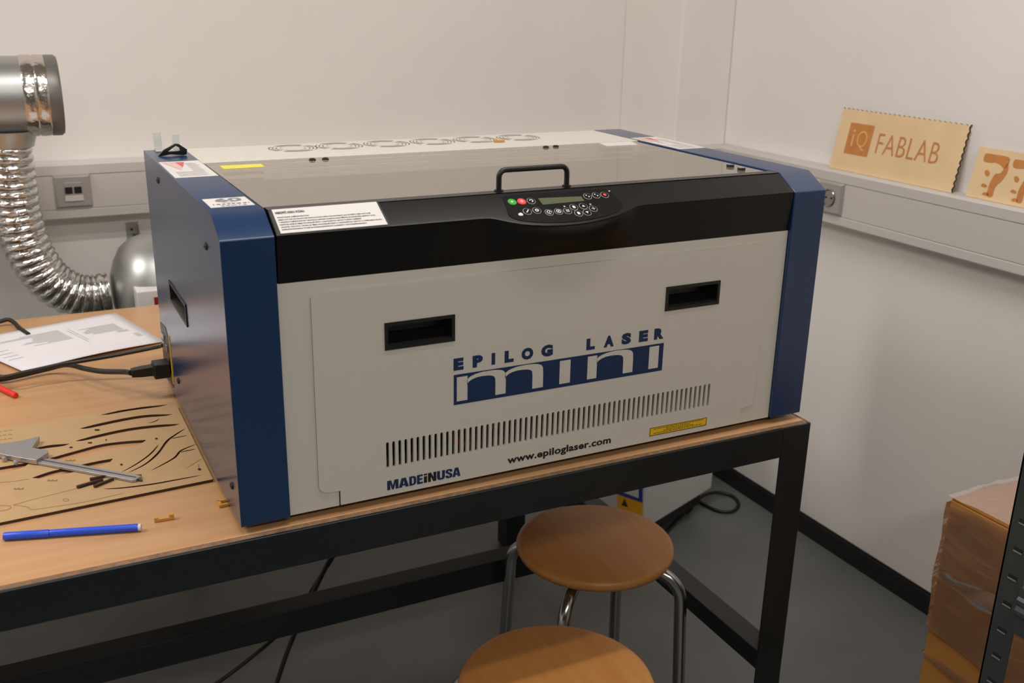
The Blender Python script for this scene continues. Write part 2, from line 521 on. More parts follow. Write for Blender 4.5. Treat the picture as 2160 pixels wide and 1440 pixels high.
# =================================================================== laser engraver
W, D, H = 0.9098, 0.5868, 0.39072
WL, WR, DY, DZ = 0.0627, 0.0614, 0.0411, 0.0239
XB = W - WR
le = thing('laser_engraver', 'large blue and white laser engraver with black front lid standing on the workbench', 'laser engraver', (W / 2, D / 2, 0))
prof = [(0, 0), (0, H - DZ), (DY, H), (D, H), (D, 0)]
v, f = sheet2d([prof, [(.2855, .1795), (.4290, .1795), (.4290, .2135), (.2855, .2135)]], WL)
spl = obj('side_panel', MB().add([(WL / 2 + z, x, y) for x, y, z in v], f), 'blue_paint', le, bevel=.0016)
spr = obj('side_panel', MB().prism([(XB, y, z) for y, z in prof], (WR, 0, 0)), 'blue_paint', le, bevel=.0016)
for x in (.03, W - .03):
    for y in (.05, D - .05):
        obj('foot', MB().cyl((x, y, TT + .0004), (x, y, .0005), .016, 20), 'rubber', le)
# chassis behind the skins
obj('chassis', MB().box(WL, XB, .115, D - .004, .004, .18).box(WL, XB, .57, D - .004, .18, H - .012)
    .box(WL, WL + .006, .115, .57, .18, H - .010).box(XB - .006, XB, .115, .57, .18, H - .010), 'white_paint', le)
obj('bay_shade_liner', MB().box(WL + .001, XB - .001, .108, .1145, .005, .30).box(WL + .001, XB - .001, .0095, .108, .0015, .005), 'bay_shade', le)  # near-black colour stands in for the shade behind the door slots
obj('engraving_bed', MB().box(WL + .01, XB - .01, .13, .56, .181, .20), 'bed_grey', le, bevel=.001)
obj('gantry_rail', MB().box(WL + .01, XB - .01, .36, .40, .285, .315), 'steel', le, bevel=.002)
# red wires glimpsed through the slots
for x0, z0, x1, z1 in ((.3090, .047, .3270, .050), (.3520, .067, .3690, .069), (.4560, .045, .4800, .050)):
    obj('wire', MB().tube(bend([(x0 - .002, .104, z0), (x0, .06, z0), (x0 + .002, .024, z0), (x1 - .002, .022, z1), (x1, .06, z1), (x1 + .002, .104, z1)], 6), .0058, 8), 'wire_red', le)

# front panel with the drop door
DX0, DX1, DZT = .1030, .8115, .2925
slots = []
NS, PITCHX = 62, (.7210 - .1969) / 61
for i in range(NS):
    c = .1969 + i * PITCHX
    lp = []
    for k in range(5):
        a = PI * k / 4
        lp.append((c + .0020 * math.cos(a), .0767 + .0020 * math.sin(a)))
    for k in range(5):
        a = PI + PI * k / 4
        lp.append((c + .0020 * math.cos(a), .0432 + .0020 * math.sin(a)))
    slots.append(lp)
PULLS = ((.1962, .2933), (.6271, .7244))
PZ0, PZ1 = .2068, .2432
door = [(.1034, .2862), (.1141, .2925), (.8030, .2925), (.8105, .2885), (.8120, .2840), (.8122, .0400), (.8095, .0310), (.8030, .0262), (.7860, .0257), (.7866, .0012),
        (.1308, .0012), (.1308, .0218), (.1150, .0222), (.1070, .0250), (.1026, .0310)]
def grow(poly, d):
    n = len(poly); out = []
    for i in range(n):
        a, b, c = Vector(poly[i - 1]), Vector(poly[i]), Vector(poly[(i + 1) % n])
        e1, e2 = (b - a).normalized(), (c - b).normalized()
        n1, n2 = Vector((-e1.y, e1.x)), Vector((-e2.y, e2.x))
        m = (n1 + n2).normalized()
        out.append(tuple(b + m * d / max(.4, m.dot(n1))))
    return out
hole = grow(door, .00025)
hole = [(x - (.0012 if (x < .131 and .0 < z < .0225 and x > .129) else 0), max(z, .0003)) for x, z in hole]
outer = [(WL + .0008, -.0), (XB - .0008, -.0), (XB - .0008, .3076), (WL + .0008, .3076)]
# the sheet around the door: an outline that runs round the door opening, open at the bottom
i9 = 9
ring = [hole[(10 + k) % 15] for k in range(15)]          # from (.1308,.0012) clockwise up, round and down to (.7866,.0012)
frame = [(WL + .0008, .0), ] + [(ring[0][0], .0)] + ring[1:14] + [(ring[14][0], .0)] + [(XB - .0008, .0), (XB - .0008, .3076), (WL + .0008, .3076)]
v, f = sheet2d([frame], .003)
obj('front_panel', MB().add([(x, .0075 - z, y) for x, y, z in v], f), 'white_paint', le, bevel=.0012)
v, f = sheet2d([door] + slots + [[(a, PZ0), (b, PZ0), (b, PZ1), (a, PZ1)] for a, b in PULLS], .0040)
dr = obj('front_door', MB().add([(x, .0058 - z, y) for x, y, z in v], f), 'white_paint', le, bevel=.0012, smooth=30)
YD = .0038                                                # face of the door
def pull(parent, O, U, V, Nn, w, h):
    """recessed pull: frame + pocket; Nn points outwards"""
    t, dp = .0045, .026
    def P(a, b, c): return O + U * a + V * b + Nn * c
    mb = MB()
    o_ = [(0, 0), (w, 0), (w, h), (0, h)]
    i_ = [(t, t), (w - t, t), (w - t, h - t), (t, h - t)]
    vs_ = [P(a, b, -.002) for a, b in o_] + [P(a, b, .0016) for a, b in o_] + [P(a, b, .0016) for a, b in i_]
    bk = [(t + .004, h * .42), (w - t - .004, h * .42), (w - t - .002, h - t), (t + .002, h - t)]
    vs_ += [P(a, b, -dp) for a, b in bk]
    fs_ = []
    for k in range(4):
        l = (k + 1) % 4
        fs_ += [(k, l, 4 + l, 4 + k), (4 + k, 4 + l, 8 + l, 8 + k), (8 + k, 8 + l, 12 + l, 12 + k)]
    fs_.append((12, 13, 14, 15))
    mb.add(vs_, fs_)
    return obj('pull_handle', mb, 'plastic_black', parent, smooth=25)
for a, b in PULLS:
    pull(le, Vector((a, YD, PZ0)), Vector((1, 0, 0)), Vector((0, 0, 1)), Vector((0, -1, 0)), b - a, PZ1 - PZ0)
pull(spl, Vector((0, .4290, .1795)), Vector((0, -1, 0)), Vector((0, 0, 1)), Vector((-1, 0, 0)), .1435, .0340)
for y, z in ((.4475, .3646), (.0866, .3422), (.4305, .0464), (.0382, .0413)):
    obj('screw', MB().lathe((-.0002, y, z), (-1, 0, 0), [(0, .0052), (.0012, .0050), (.0024, .0034), (.0026, .0020), (.0016, .0016)], 16), 'plastic_black', spl)

# logo and lettering on the door
EX, EZ = Vector((1, 0, 0)), Vector((0, 0, 1))
O0 = Vector((0, YD - .0003, 0))
mb = MB()
for ch, a, b in (('E', .2915, .3061), ('P', .3194, .3345), ('I', .3475, .3528), ('L', .3671, .3809), ('O', .3929, .4112), ('G', .4236, .4420),
                 ('L', .4962, .5103), ('A', .5251, .5421), ('S', .5550, .5713), ('E', .5849, .6006), ('R', .6113, .6284)):
    if ch == 'I':
        mb.add([(a, O0.y, .1648), (b, O0.y, .1648), (b, O0.y, .1815), (a, O0.y, .1815)], [(0, 1, 2, 3)])
    else:
        put_text(mb, ch, O0, EX, EZ, a, b, .1646, .1817, bold=.075)
obj('lettering', mb, 'ink_blue', dr, smooth=0)
lg = obj('logo_band', MB().add([(.2918, O0.y, .1153), (.6293, O0.y, .1145), (.6296, O0.y, .1577), (.2918, O0.y, .1586)], [(0, 1, 2, 3)]), 'ink_blue', dr, smooth=0)
mb = MB()
yl = O0.y - .0003
ZB, ZT = .1201, .1548
def lq(x0, x1, z0, z1):
    mb.add([(x0, yl, z0), (x1, yl, z0), (x1, yl, z1), (x0, yl, z1)], [(0, 1, 2, 3)])
def arch(xs, xe, xr):
    """calligraphic arch springing from the stem at xs, thin crown, down to the leg [xe,xr]"""
    n = 14
    cx = (xs + xr) / 2
    out, inn = [], []
    for k in range(n + 1):
        t = k / n
        a = PI * (1 - t)
        xo = xs + (xr - xs) * (0.5 - 0.5 * math.cos(PI * t))
        so = math.sin(PI * (.12 + .62 * t)) if t < .6129 else None
        zo = .1480 + (.1572 - .1480) * math.sin(PI * min(t / .92, 1) * .5 + 0) if t < .46 else None
        if t <= .5:
            zo = .1478 + (.1572 - .1478) * math.sin(PI * t)
        else:
            q = (t - .5) / .5
            zo = .1395 + (.1572 - .1395) * math.sqrt(max(0, 1 - q ** 2.6))
        out.append((xo, yl, zo))
        xi = xs + (xe - xs) * (0.5 - 0.5 * math.cos(PI * t))
        if t <= .5:
            zi = .1410 + (.1509 - .1410) * math.sin(PI * t)
        else:
            q = (t - .5) / .5
            zi = .1378 + (.1509 - .1378) * math.sqrt(max(0, 1 - q ** 2.4))
        inn.append((xi, yl, zi))
    out.append((xr, yl, ZB)); inn.append((xe, yl, ZB))
    mb.grid([out, inn])
lq(.2961, .3118, ZB, ZT); arch(.3111, .3536, .3694); arch(.3680, .4107, .4276)
lq(.4538, .4712, ZB, ZT)
lq(.4993, .5150, ZB, ZT); arch(.5143, .5597, .5766)
lq(.6044, .6214, ZB, ZT)
obj('logo_letters', mb, 'cream', lg, smooth=0)
mb = MB()
put_text(mb, 'www.epiloglaser.com', O0, EX, EZ, .3741, .5460, .0086, .0232, bold=.032, space=1.04)
obj('web_address', mb, 'ink_black', dr, smooth=0)
mb = MB()
HV = {'M': [[(0, 0), (0, 1), (.36, 1), (.5, .40), (.64, 1), (1, 1), (1, 0), (.73, 0), (.73, .62), (.58, 0), (.42, 0), (.27, .62), (.27, 0)]],
      'A': [[(0, 0), (.29, 1), (.71, 1), (1, 0), (.67, 0), (.62, .19), (.38, .19), (.33, 0)], [(.42, .37), (.58, .37), (.5, .74)]],
      'D': [[(0, 0), (0, 1), (.6, 1), (.86, .93), (1, .75), (1, .25), (.86, .07), (.6, 0)], [(.38, .19), (.38, .81), (.54, .81), (.63, .73), (.63, .27), (.54, .19)]],
      'E': [[(0, 0), (0, 1), (1, 1), (1, .80), (.44, .80), (.44, .61), (.92, .61), (.92, .41), (.44, .41), (.44, .20), (1, .20), (1, 0)]],
      'i': [[(0, 0), (0, .72), (1, .72), (1, 0)], [(0, .82), (0, 1), (1, 1), (1, .82)]],
      'N': [[(0, 0), (0, 1), (.38, 1), (.66, .45), (.66, 1), (1, 1), (1, 0), (.64, 0), (.34, .55), (.34, 0)]],
      'U': [[(0, 1), (.37, 1), (.37, .28), (.43, .19), (.57, .19), (.63, .28), (.63, 1), (1, 1), (1, .25), (.88, .07), (.7, 0), (.3, 0), (.12, .07), (0, .25)]],
      'S': [[(.02, .30), (.38, .34), (.40, .22), (.5, .17), (.6, .22), (.6, .32), (.5, .40), (.2, .52), (.03, .66), (.03, .84), (.18, .97), (.5, 1), (.82, .97), (.97, .84), (.98, .68), (.62, .66), (.6, .78), (.5, .83), (.4, .78), (.4, .70), (.52, .62), (.82, .50), (.98, .36), (.98, .16), (.82, .03), (.5, 0), (.18, .03), (.02, .16)]]}
for ch, a, b in (('M', 0, .150), ('A', .152, .288), ('D', .294, .388), ('E', .398, .478), ('i', .492, .535), ('N', .548, .662), ('U', .672, .782), ('S', .788, .888), ('A', .886, 1)):
    v, f = sheet2d(HV[ch], 0)
    xa, xb_ = .1950 + .107 * a, .1950 + .107 * b
    mb.add([(xa + (xb_ - xa) * x, O0.y, .0089 - .0004 * a + .0137 * y) for x, y, z in v], f, 1 if ch in 'iN' else 0)
obj('origin_lettering', mb, ['ink_blue', 'ink_black'], dr, smooth=0)
ws = obj('warning_sticker', MB().prism([(.6150, YD, .0103), (.7210, YD, .0095), (.7210, YD, .0226), (.6150, YD, .0236)], (0, -.0004, 0)), 'label_yellow', dr, smooth=0)
mb = MB()
y_ = YD - .0006
for a, b, c, d in ((.6150, .7210, .0100, .0110), (.6150, .7210, .0225, .0234), (.6150, .6160, .0105, .0232), (.7200, .7210, .0100, .0228)):
    mb.add([(a, y_, c), (b, y_, c - .0006), (b, y_, d - .0006), (a, y_, d)], [(0, 1, 2, 3)])
for k, (a, b) in enumerate(((.622, .714), (.645, .690), (.640, .696), (.622, .712))):
    z = .0200 - k * .0024
    x = a
    while x < b:
        w_ = random.uniform(.002, .006)
        mb.add([(x, y_, z), (min(x + w_, b), y_, z), (min(x + w_, b), y_, z + .0009), (x, y_, z + .0009)], [(0, 1, 2, 3)])
        x += w_ + .0012
obj('sticker_print', mb, 'ink_black', ws, smooth=0)

# black lid front with the bulge that carries the keypad
TS = Vector((0, -DY, -DZ)).normalized()
NSL = Vector((0, -DZ, DY)).normalized()
LS = math.hypot(DY, DZ)
P0 = Vector((0, DY, H))
def SP(x, s, h=0.0):
    return P0 + Vector((x, 0, 0)) + TS * s + NSL * h
bx = [(.066, LS), (.3300, LS), (.3400, .0482), (.3480, .0505), (.3560, .0543), (.3680, .0595), (.3794, .0637), (.3950, .0675), (.4113, .0703), (.4381, .0730), (.4600, .0732),
      (.4821, .0718), (.5030, .0686), (.5232, .0640), (.5400, .0585), (.5521, .0535), (.5600, .0505), (.5680, .0484), (.5780, LS), (.8470, LS)]
rows = []
for x, s in bx:
    e = SP(x, s)
    k = (s - LS) / .026
    f0 = Vector((x, .0066, .3079))
    pts = [Vector((x, .0575, H - .009)), Vector((x, .0575, H)), Vector((x, DY - .002, H)), SP(x, .001), SP(x, s - .0045), SP(x, s - .0012, -.0003), SP(x, s, -.0018) + Vector((0, .0009, 0))]
    ee = pts[-1]
    for q in (.06, .2, .4, .6, .8):
        p = ee.lerp(f0, q)
        p.y += k * .010 * math.sin(PI * q) * (1 - q)
        pts.append(p)
    pts += [f0, Vector((x, .012, .3079))]
    rows.append(pts)
mb = MB().grid(rows)
for r in (rows[0], rows[-1]):
    mb.add(r, [tuple(range(len(r)))])
lf = obj('lid_front', mb, 'lid_black', le, smooth=28)
# keypad
kp = [(.3748, .0090), (.3790, .0078), (.5320, .0084), (.5368, .0100), (.5396, .0140), (.5455, .0400), (.5440, .0470), (.5300, .0560), (.5050, .0630), (.4820, .0662), (.4580, .0676),
      (.4360, .0672), (.4110, .0645), (.3900, .0598), (.3790, .0560), (.3725, .0515), (.3690, .0455)]
cpn = obj('control_panel', MB().prism([SP(x, s, .0) for x, s in kp], NSL * .0007), 'gloss_black', lf, smooth=25)
obj('display', MB().prism([SP(x, s, .0007) for x, s in ((.4240, .0176), (.4890, .0205), (.4900, .0300), (.4252, .0310))], NSL * .0004), 'lcd', cpn, smooth=0)
IC = MB
def icon(kind, x, s):
    m_ = MB(); h = .0016
    def Q(pts): m_.add([SP(x + a, s - b, h) for a, b in pts], [tuple(range(len(pts)))])
    def R(r0, r1, a0, a1, n=14):
        m_.grid([[SP(x + r * math.cos(math.radians(a0 + (a1 - a0) * k / n)), s - r * math.sin(math.radians(a0 + (a1 - a0) * k / n)), h) for k in range(n + 1)] for r in (r0, r1)])
    if kind == 'play': Q([(-.0016, -.0021), (.0022, 0), (-.0016, .0021)])
    elif kind == 'pause':
        for a in (-.0015, .0007): Q([(a, -.0022), (a + .0010, -.0022), (a + .0010, .0022), (a, .0022)])
    elif kind == 'reset': R(.0016, .0029, -100, 140); Q([(-.0028, -.0002), (-.0006, .0010), (-.0020, .0030)])
    elif kind == 'wrench': Q([(-.0026, -.0016), (-.0014, -.0028), (.0018, .0006), (.0008, .0016)]); R(.0008, .0022, 60, 330) if False else Q([(.0004, .0010), (.0016, .0002), (.0030, .0024), (.0014, .0030)])
    elif kind == 'gear': R(.0012, .0028, 0, 360, 18)
    elif kind == 'up': Q([(-.0024, -.0016), (.0024, -.0016), (0, .0026)])
    elif kind == 'down': Q([(-.0024, .0016), (0, -.0026), (.0024, .0016)])
    elif kind == 'menu':
        for b in (-.0022, -.0004, .0014): Q([(-.0026, b), (.0026, b), (.0026, b + .0009), (-.0026, b + .0009)])
    elif kind == 'page': Q([(-.0020, -.0026), (.0020, -.0026), (.0020, .0012), (.0008, .0026), (-.0020, .0026)])
    elif kind == 'speed': R(.0026, .0036, -20, 300, 20); Q([(-.0016, -.0008), (-.0004, -.0016), (.0020, .0018), (-.0004, .0002)])
    elif kind == 'power': R(.0026, .0036, 10, 360, 20); R(.0002, .0015, 0, 360, 10)
    elif kind == 'axes': Q([(-.0030, -.0004), (.0030, -.0004), (.0030, .0004), (-.0030, .0004)]); Q([(-.0004, -.0030), (.0004, -.0030), (.0004, .0030), (-.0004, .0030)])
    elif kind == 'pair':
        for a, b in ((-.0026, .0006), (.0004, -.0024)): Q([(a, b), (a + .0020, b), (a + .0020, b + .0020), (a, b + .0020)])
    elif kind == 'dot': R(.0001, .0026, 0, 360, 14)
    return m_
for x, s, kind, c in ((.3839, .0209, 'play', 'green'), (.3977, .0214, 'pause', 'red'), (.4116, .0220, 'reset', 'gloss_black'), (.4989, .0213, 'pair', 'gloss_black'), (.5128, .0208, 'pair', 'gloss_black'),
                      (.5263, .0212, 'dot', 'gloss_black'), (.3974, .0414, 'wrench', 'gloss_black'), (.4116, .0411, 'gear', 'gloss_black'), (.4276, .0467, 'speed', 'gloss_black'), (.4420, .0464, 'power', 'gloss_black'),
                      (.4555, .0470, 'menu', 'gloss_black'), (.4680, .0406, 'page', 'gloss_black'), (.4829, .0403, 'up', 'gloss_black'), (.4693, .0533, 'page', 'gloss_black'), (.4827, .0529, 'down', 'gloss_black'), (.4955, .0466, 'axes', 'gloss_black')):
    mb = MB().cyl(SP(x, s, .0005), SP(x, s, .0011), .0061, 28, 1)
    mb.cyl(SP(x, s, .0005), SP(x, s, .0014), .0055, 28, 0)
    bt = obj('button', mb, [c, c if c in ('green', 'red') else 'ring_grey'], cpn)
    if c in ('green', 'red'):
        bt['label'] = {'green': 'round green start button', 'red': 'round red pause button'}[c]
    obj('icon', icon(kind, x, s), 'red' if kind == 'dot' else 'icon_white', bt, smooth=0)
mb = MB()
for x, s in ((.5375, .0142), (.4553, .0375), (.4956, .0375)):
    obj('arrow_mark', MB().add([SP(x - .0014, s + .0014, .0010), SP(x + .0018, s, .0010), SP(x - .0012, s - .0016, .0010)], [(0, 1, 2)]), 'icon_white', cpn, smooth=0)
mb.add([SP(.3858 + a, .0455 - b, .0010) for a, b in ((-.003, -.0026), (.002, -.0030), (.0034, -.0008), (.0030, .0014), (.0014, .0030), (-.0004, .0026), (-.0022, .0018), (-.0036, 0))], [tuple(range(8))])
obj('hand_mark', mb, 'icon_white', cpn, smooth=0)
# lid handle
hy = .0530
pa = [(.3790, hy, H - .001), (.3790, hy, H + .018)]
pa += [(.3790 + .0095 * (1 - math.cos(a)), hy, H + .018 + .0095 * math.sin(a)) for a in [PI / 2 * k / 8 for k in range(1, 9)]]
pa += [(.4830 - .0095 * (1 - math.cos(a)), hy, H + .018 + .0095 * math.sin(a)) for a in [PI / 2 * k / 8 for k in range(8, -1, -1)]]
pa += [(.4830, hy, H - .001)]
mb = MB().tube(pa, .0037, 14)
for x in (.3790, .4830):
    mb.cyl((x, hy, H - .0005), (x, hy, H + .0016), .0062, 20)
obj('lid_handle', mb, 'plastic_black', lf)
# laminated notice
nt_ = obj('laminated_notice', MB().prism([SP(x, s, .0003) for x, s in ((.0665, .0004), (.2045, .0002), (.2062, .0455), (.0672, .0462))], NSL * .0005), 'laminate', lf, smooth=0)
pp = obj('notice_sheet', MB().prism([SP(x, s, .0010) for x, s in ((.0705, .0020), (.2020, .0014), (.2033, .0440), (.0712, .0444))], NSL * .0003), 'label_white', nt_, smooth=0)
mb = MB()
On, Un, Vn = SP(0, 0, .0016), Vector((1, 0, 0)), -TS
put_text(mb, 'NEBEZPEČÍ: RIZIKO POŽÁRU', On, Un, Vn, .0732, .1085, -.0108, -.0058, bold=.03)
for k, (t_, w_) in enumerate((('MONITORUJTE ZAŘÍZENÍ NEUSTÁLE', .038), ('DBEJTE ZVÝŠENÉ OPATRNOSTI PŘI ZPRACOVÁVÁNÍ HOŘLAVÝCH MATERIÁLŮ, JAKO JE DŘEVO NEBO SAVÝ PAPÍR.', .115),
        ('V BLÍZKOSTI ZAŘÍZENÍ MUSÍ BÝT NEUSTÁLE K DISPOZICI FUNKČNÍ HASICÍ PŘÍSTROJ, JE DOPORUČEN SNĚHOVÝ (CO2).', .1195),
        ('PROSTOR NOŽE JE TŘEBA PRAVIDELNĚ ČISTIT A ODSTRAŇOVAT ZBYTKY Z DRÁHY ZAŘÍZENÍ.', .100),
        ('ADAPTÉR VZDUCHU, TRYSKU JE TŘEBA PRAVIDELNĚ ČISTIT A ODSTRAŇOVAT ZBYTKY Z VÝMĚNNÉHO FILTRU.', .1255),
        ('KOMPLETNÍ INFORMACE TÝKAJÍCÍ SE POŽÁRNÍ BEZPEČNOSTI NALEZNETE V UŽIVATELSKÉM MANUÁLU.', .1046))):
    s = .0170 + k * .0043
    put_text(mb, t_, On, Un, Vn, .0738, .0738 + w_, -s - .0016, -s + .0014, bold=.03)
obj('notice_text', mb, 'ink_black', pp, smooth=0)

# glass lid, rear panel, fan grilles, screws
GZ = H - .0012
gl_ = obj('lid_pane', MB().box(.0660, .8400, .0578, .4240, GZ - .005, GZ), 'acrylic', le, bevel=.0006)
obj('lid_frame', MB().box(.0650, .0715, .0578, .4240, GZ - .011, GZ - .0052).box(.8340, .8400, .0578, .4240, GZ - .011, GZ - .0052).box(.0715, .8340, .416, .4240, GZ - .011, GZ - .0052), 'plastic_black', gl_)
obj('lid_channel', MB().box(.8405, XB - .0002, .0578, .4560, H - .012, H - .0095), 'white_paint', le)
rp = obj('rear_panel', MB().box(WL + .0003, XB - .0003, .4265, D - .002, H - .0118, H - .0003), 'white_paint', le, bevel=.0008)
for cx in (.2310, .3110, .3965, .4825, .5665, .6540):
    mb = MB()
    for r0, w_ in ((.0385, .0022), (.0330, .0020), (.0272, .0018)):
        for q in range(4):
            a0 = -38 + 90 * q
            mb.grid([[(cx + r * math.cos(math.radians(a0 + 76 * k / 10)), .5340 + r * math.sin(math.radians(a0 + 76 * k / 10)), H) for k in range(11)] for r in (r0, r0 + w_)])
    mb.grid([[(cx + r * math.cos(2 * PI * k / 24), .5340 + r * math.sin(2 * PI * k / 24), H) for k in range(25)] for r in (.0205, .0213)])
    obj('fan_grille', mb, 'grille_grey', rp, smooth=0)
for x, y in ((.2255, .4010), (.2465, .4010), (.6420, .4040), (.6630, .4060)):
    obj('hinge_screw', MB().lathe((x, y, GZ), (0, 0, 1), [(0, .0056), (.0016, .0054), (.0032, .0036), (.0034, .0015)], 16), 'plastic_black', gl_)
for x, y in ((.8165, .1170), (.8125, .0850)):
    mb = MB().cyl((x, y, GZ), (x, y, GZ + .0035), .0062, 20, 0)
    mb.cyl((x, y, GZ + .0035), (x, y, GZ + .0042), .0045, 20, 1)
    obj('latch_stud', mb, ['plastic_black', 'steel'], gl_)
obj('yellow_label', MB().prism([(.0821, .3945, GZ), (.1431, .3925, GZ), (.1418, .3640, GZ), (.0816, .3630, GZ)], (0, 0, .0004)), 'lemon', gl_, smooth=0)
obj('white_label', MB().prism([(.7625, .4225, GZ), (.8300, .4225, GZ), (.8174, .3814, GZ), (.7540, .3839, GZ)], (0, 0, .0006)), 'label_white', gl_, smooth=0)
# labels on the blue tops
def top_label(parent, x0, x1, y0, y1, lines=True):
    lb = obj('warning_label', MB().box(x0, x1, y0, y1, H - .0002, H + .0004), 'label_white', parent, smooth=0)
    z = H + .0007
    mb = MB()
    w_ = x1 - x0
    cx, cy, r = x0 + w_ * .33, y1 - .040, w_ * .26
    mb.add([(cx - r, cy + .030, z), (cx + r, cy + .030, z), (cx, cy - .046, z)], [(0, 1, 2)], 1)
    mb.add([(cx + r * .2, cy + .028, z + .0002), (cx + r, cy + .026, z + .0002), (cx + r * .4, cy - .020, z + .0002)], [(0, 1, 2)], 0)
    if lines:
        y = y0 + .012
        k = 0
        while y < y1 - .025:
            a = x0 + w_ * (.14 if y < y0 + .05 else .58)
            mb.add([(a, y, z), (x1 - w_ * random.uniform(.08, .25), y, z), (x1 - w_ * .15, y + .0022, z), (a, y + .0022, z)], [(0, 1, 2, 3)], 2)
            y += .0085
    obj('label_print', mb, ['ink_red', 'pale_red', 'pale_grey'], lb, smooth=0)
    return lb
mat('pale_red', rgb(214, 178, 174), 0.5); mat('pale_grey', rgb(192, 189, 190), 0.5)
top_label(spl, .0028, .0616, .3005, .4500)
top_label(spr, XB + .0030, W - .0020, .3010, .4560)
pw = obj('power_label', MB().box(.0070, .0597, .0742, .1318, H - .0002, H + .0004), 'label_white', spl, smooth=0)
mb = MB()
Op = Vector((0, 0, H + .0007)); Vy = Vector((0, 1, 0))
put_text(mb, '60', Op, EX, Vy, .0195, .0520, .1055, .1275, bold=.03)
put_text(mb, 'WATT', Op, EX, Vy, .0255, .0430, .0990, .1030, bold=.01)
put_text(mb, '24X12', Op, EX, Vy, .0195, .0510, .0775, .0830, bold=.01)
for a, b in ((.0125, .0140), (.0170, .0215), (.0235, .0275), (.0295, .0335), (.0350, .0390), (.0410, .0460), (.0490, .0530), (.0550, .0562)):
    mb.add([(a, .0885, Op.z), (b, .0885, Op.z), (b, .0935, Op.z), (a, .0935, Op.z)], [(0, 1, 2, 3)])
obj('label_print', mb, 'ink_grey2', pw, smooth=0) if 'ink_grey2' in M else obj('label_print', mb, 'ink_grey', pw, smooth=0)
# connector plate low at the rear of the left side
cp = obj('connector_plate', MB().prism([(-.0006, .4935, .0120), (-.0006, D - .001, .0060), (-.0006, D - .001, .1000), (-.0006, .5250, .1090), (-.0006, .4935, .0900)], (.0020, 0, 0)), 'plastic_black', spl)
obj('yellow_strip', MB().box(-.0011, .0005, .4885, .4930, .0200, .1040), 'label_yellow', cp)
for y0, z0, y1, z1 in ((.545, .060, .565, .076), (.545, .080, .566, .088), (.520, .066, .532, .078)):
    obj('port', MB().box(-.0030, .0002, y0, y1, z0, z1), 'steel', cp, bevel=.0006)

# =================================================================== things on top of the engraver
tag(obj('shaped_bracket', MB().add(*[(lambda v, f: ([(x, .512 - z, H + .0005 + y) for x, y, z in v], f))(*sheet2d([[(.0115, 0), (.0200, .0088), (.0385, .0182), (.0440, .0175), (.0560, .0085), (.0545, .0010), (.0490, .0), (.0300, .0022), (.0170, 0)],
     [(.0265, .0065), (.0390, .0150), (.0440, .0120), (.0455, .0078), (.0420, .0066)]], .005))][0]), 'gloss_black', bevel=.0006),
    'small black triangular plastic piece on the rear left corner of the engraver', 'plastic piece')
tag(obj('clear_clip', MB().box(.0150, .0520, .556, .580, H + .0003, H + .003).box(.0150, .0270, .570, .574, H + .003, H + .030).box(.0420, .0530, .556, .560, H + .003, H + .027), 'clear', bevel=.001),
    'clear plastic clip with two upright tabs behind the black triangular piece', 'clip')
tag(obj('wood_sliver', MB().prism([(.583, .4870, H + .0003), (.591, .4835, H + .0003), (.601, .4820, H + .0003), (.600, .4870, H + .0003), (.592, .4890, H + .0003), (.585, .4960, H + .0003)], (0, 0, .0035)), 'bit_wood'),
    'tiny orange wood sliver on the white rear panel of the engraver', 'wood scrap')

# =================================================================== stools
def make_stool(c, label):
    cx, cy = c
    t = thing('stool', label, 'stool', (cx, cy, FL), 'round wooden stools at the workbench')
    zt = -.340
    R_ = .150
    pr = [(-.024, .10), (-.024, R_ - .012), (-.021, R_ - .004), (-.014, R_ - .0003), (-.009, R_), (-.004, R_ - .002), (-.001, R_ - .007), (0, R_ - .014), (0, .02)]
    obj('seat', MB().lathe((cx, cy, zt), (0, 0, 1), pr, 64), 'stool_wood', t, smooth=50)
    zl = zt - .024 - .0125
    obj('seat_plate', MB().cyl((cx, cy, zl - .004), (cx, cy, zt - .0235), .060, 24), 'chrome', t)
    for k in range(4):
        a = math.radians(-49 - 90 * k)
        dr_ = Vector((math.cos(a), math.sin(a), 0))
        c3 = Vector((cx, cy, 0))
        path = [c3 + dr_ * .035 + EZ * zl, c3 + dr_ * .118 + EZ * (zl - .001)]
        rb = .052
        for i in range(1, 9):
            b = math.radians(86) * i / 8
            path.append(c3 + dr_ * (.120 + rb * math.sin(b)) + EZ * (zl - .001 - rb * (1 - math.cos(b))))
        path.append(c3 + dr_ * .190 + EZ * (FL + .018))
        lg_ = obj('leg', MB().tube(path, .0118, 16), 'chrome', t, smooth=60)
        e = path[-1]
        obj('foot_cap', MB().cyl((e.x, e.y, FL + .0005), (e.x, e.y, FL + .024), .0135, 16), 'rubber', lg_)
    return t
st = make_stool((.7106, .2900), 'round beech stool with chrome legs pushed half under the workbench')
s2 = copy_tree(st)
s2.location = Vector((.4400, -.0450, 0))
s2['label'] = 'nearer round beech stool cut off by the bottom of the photo'

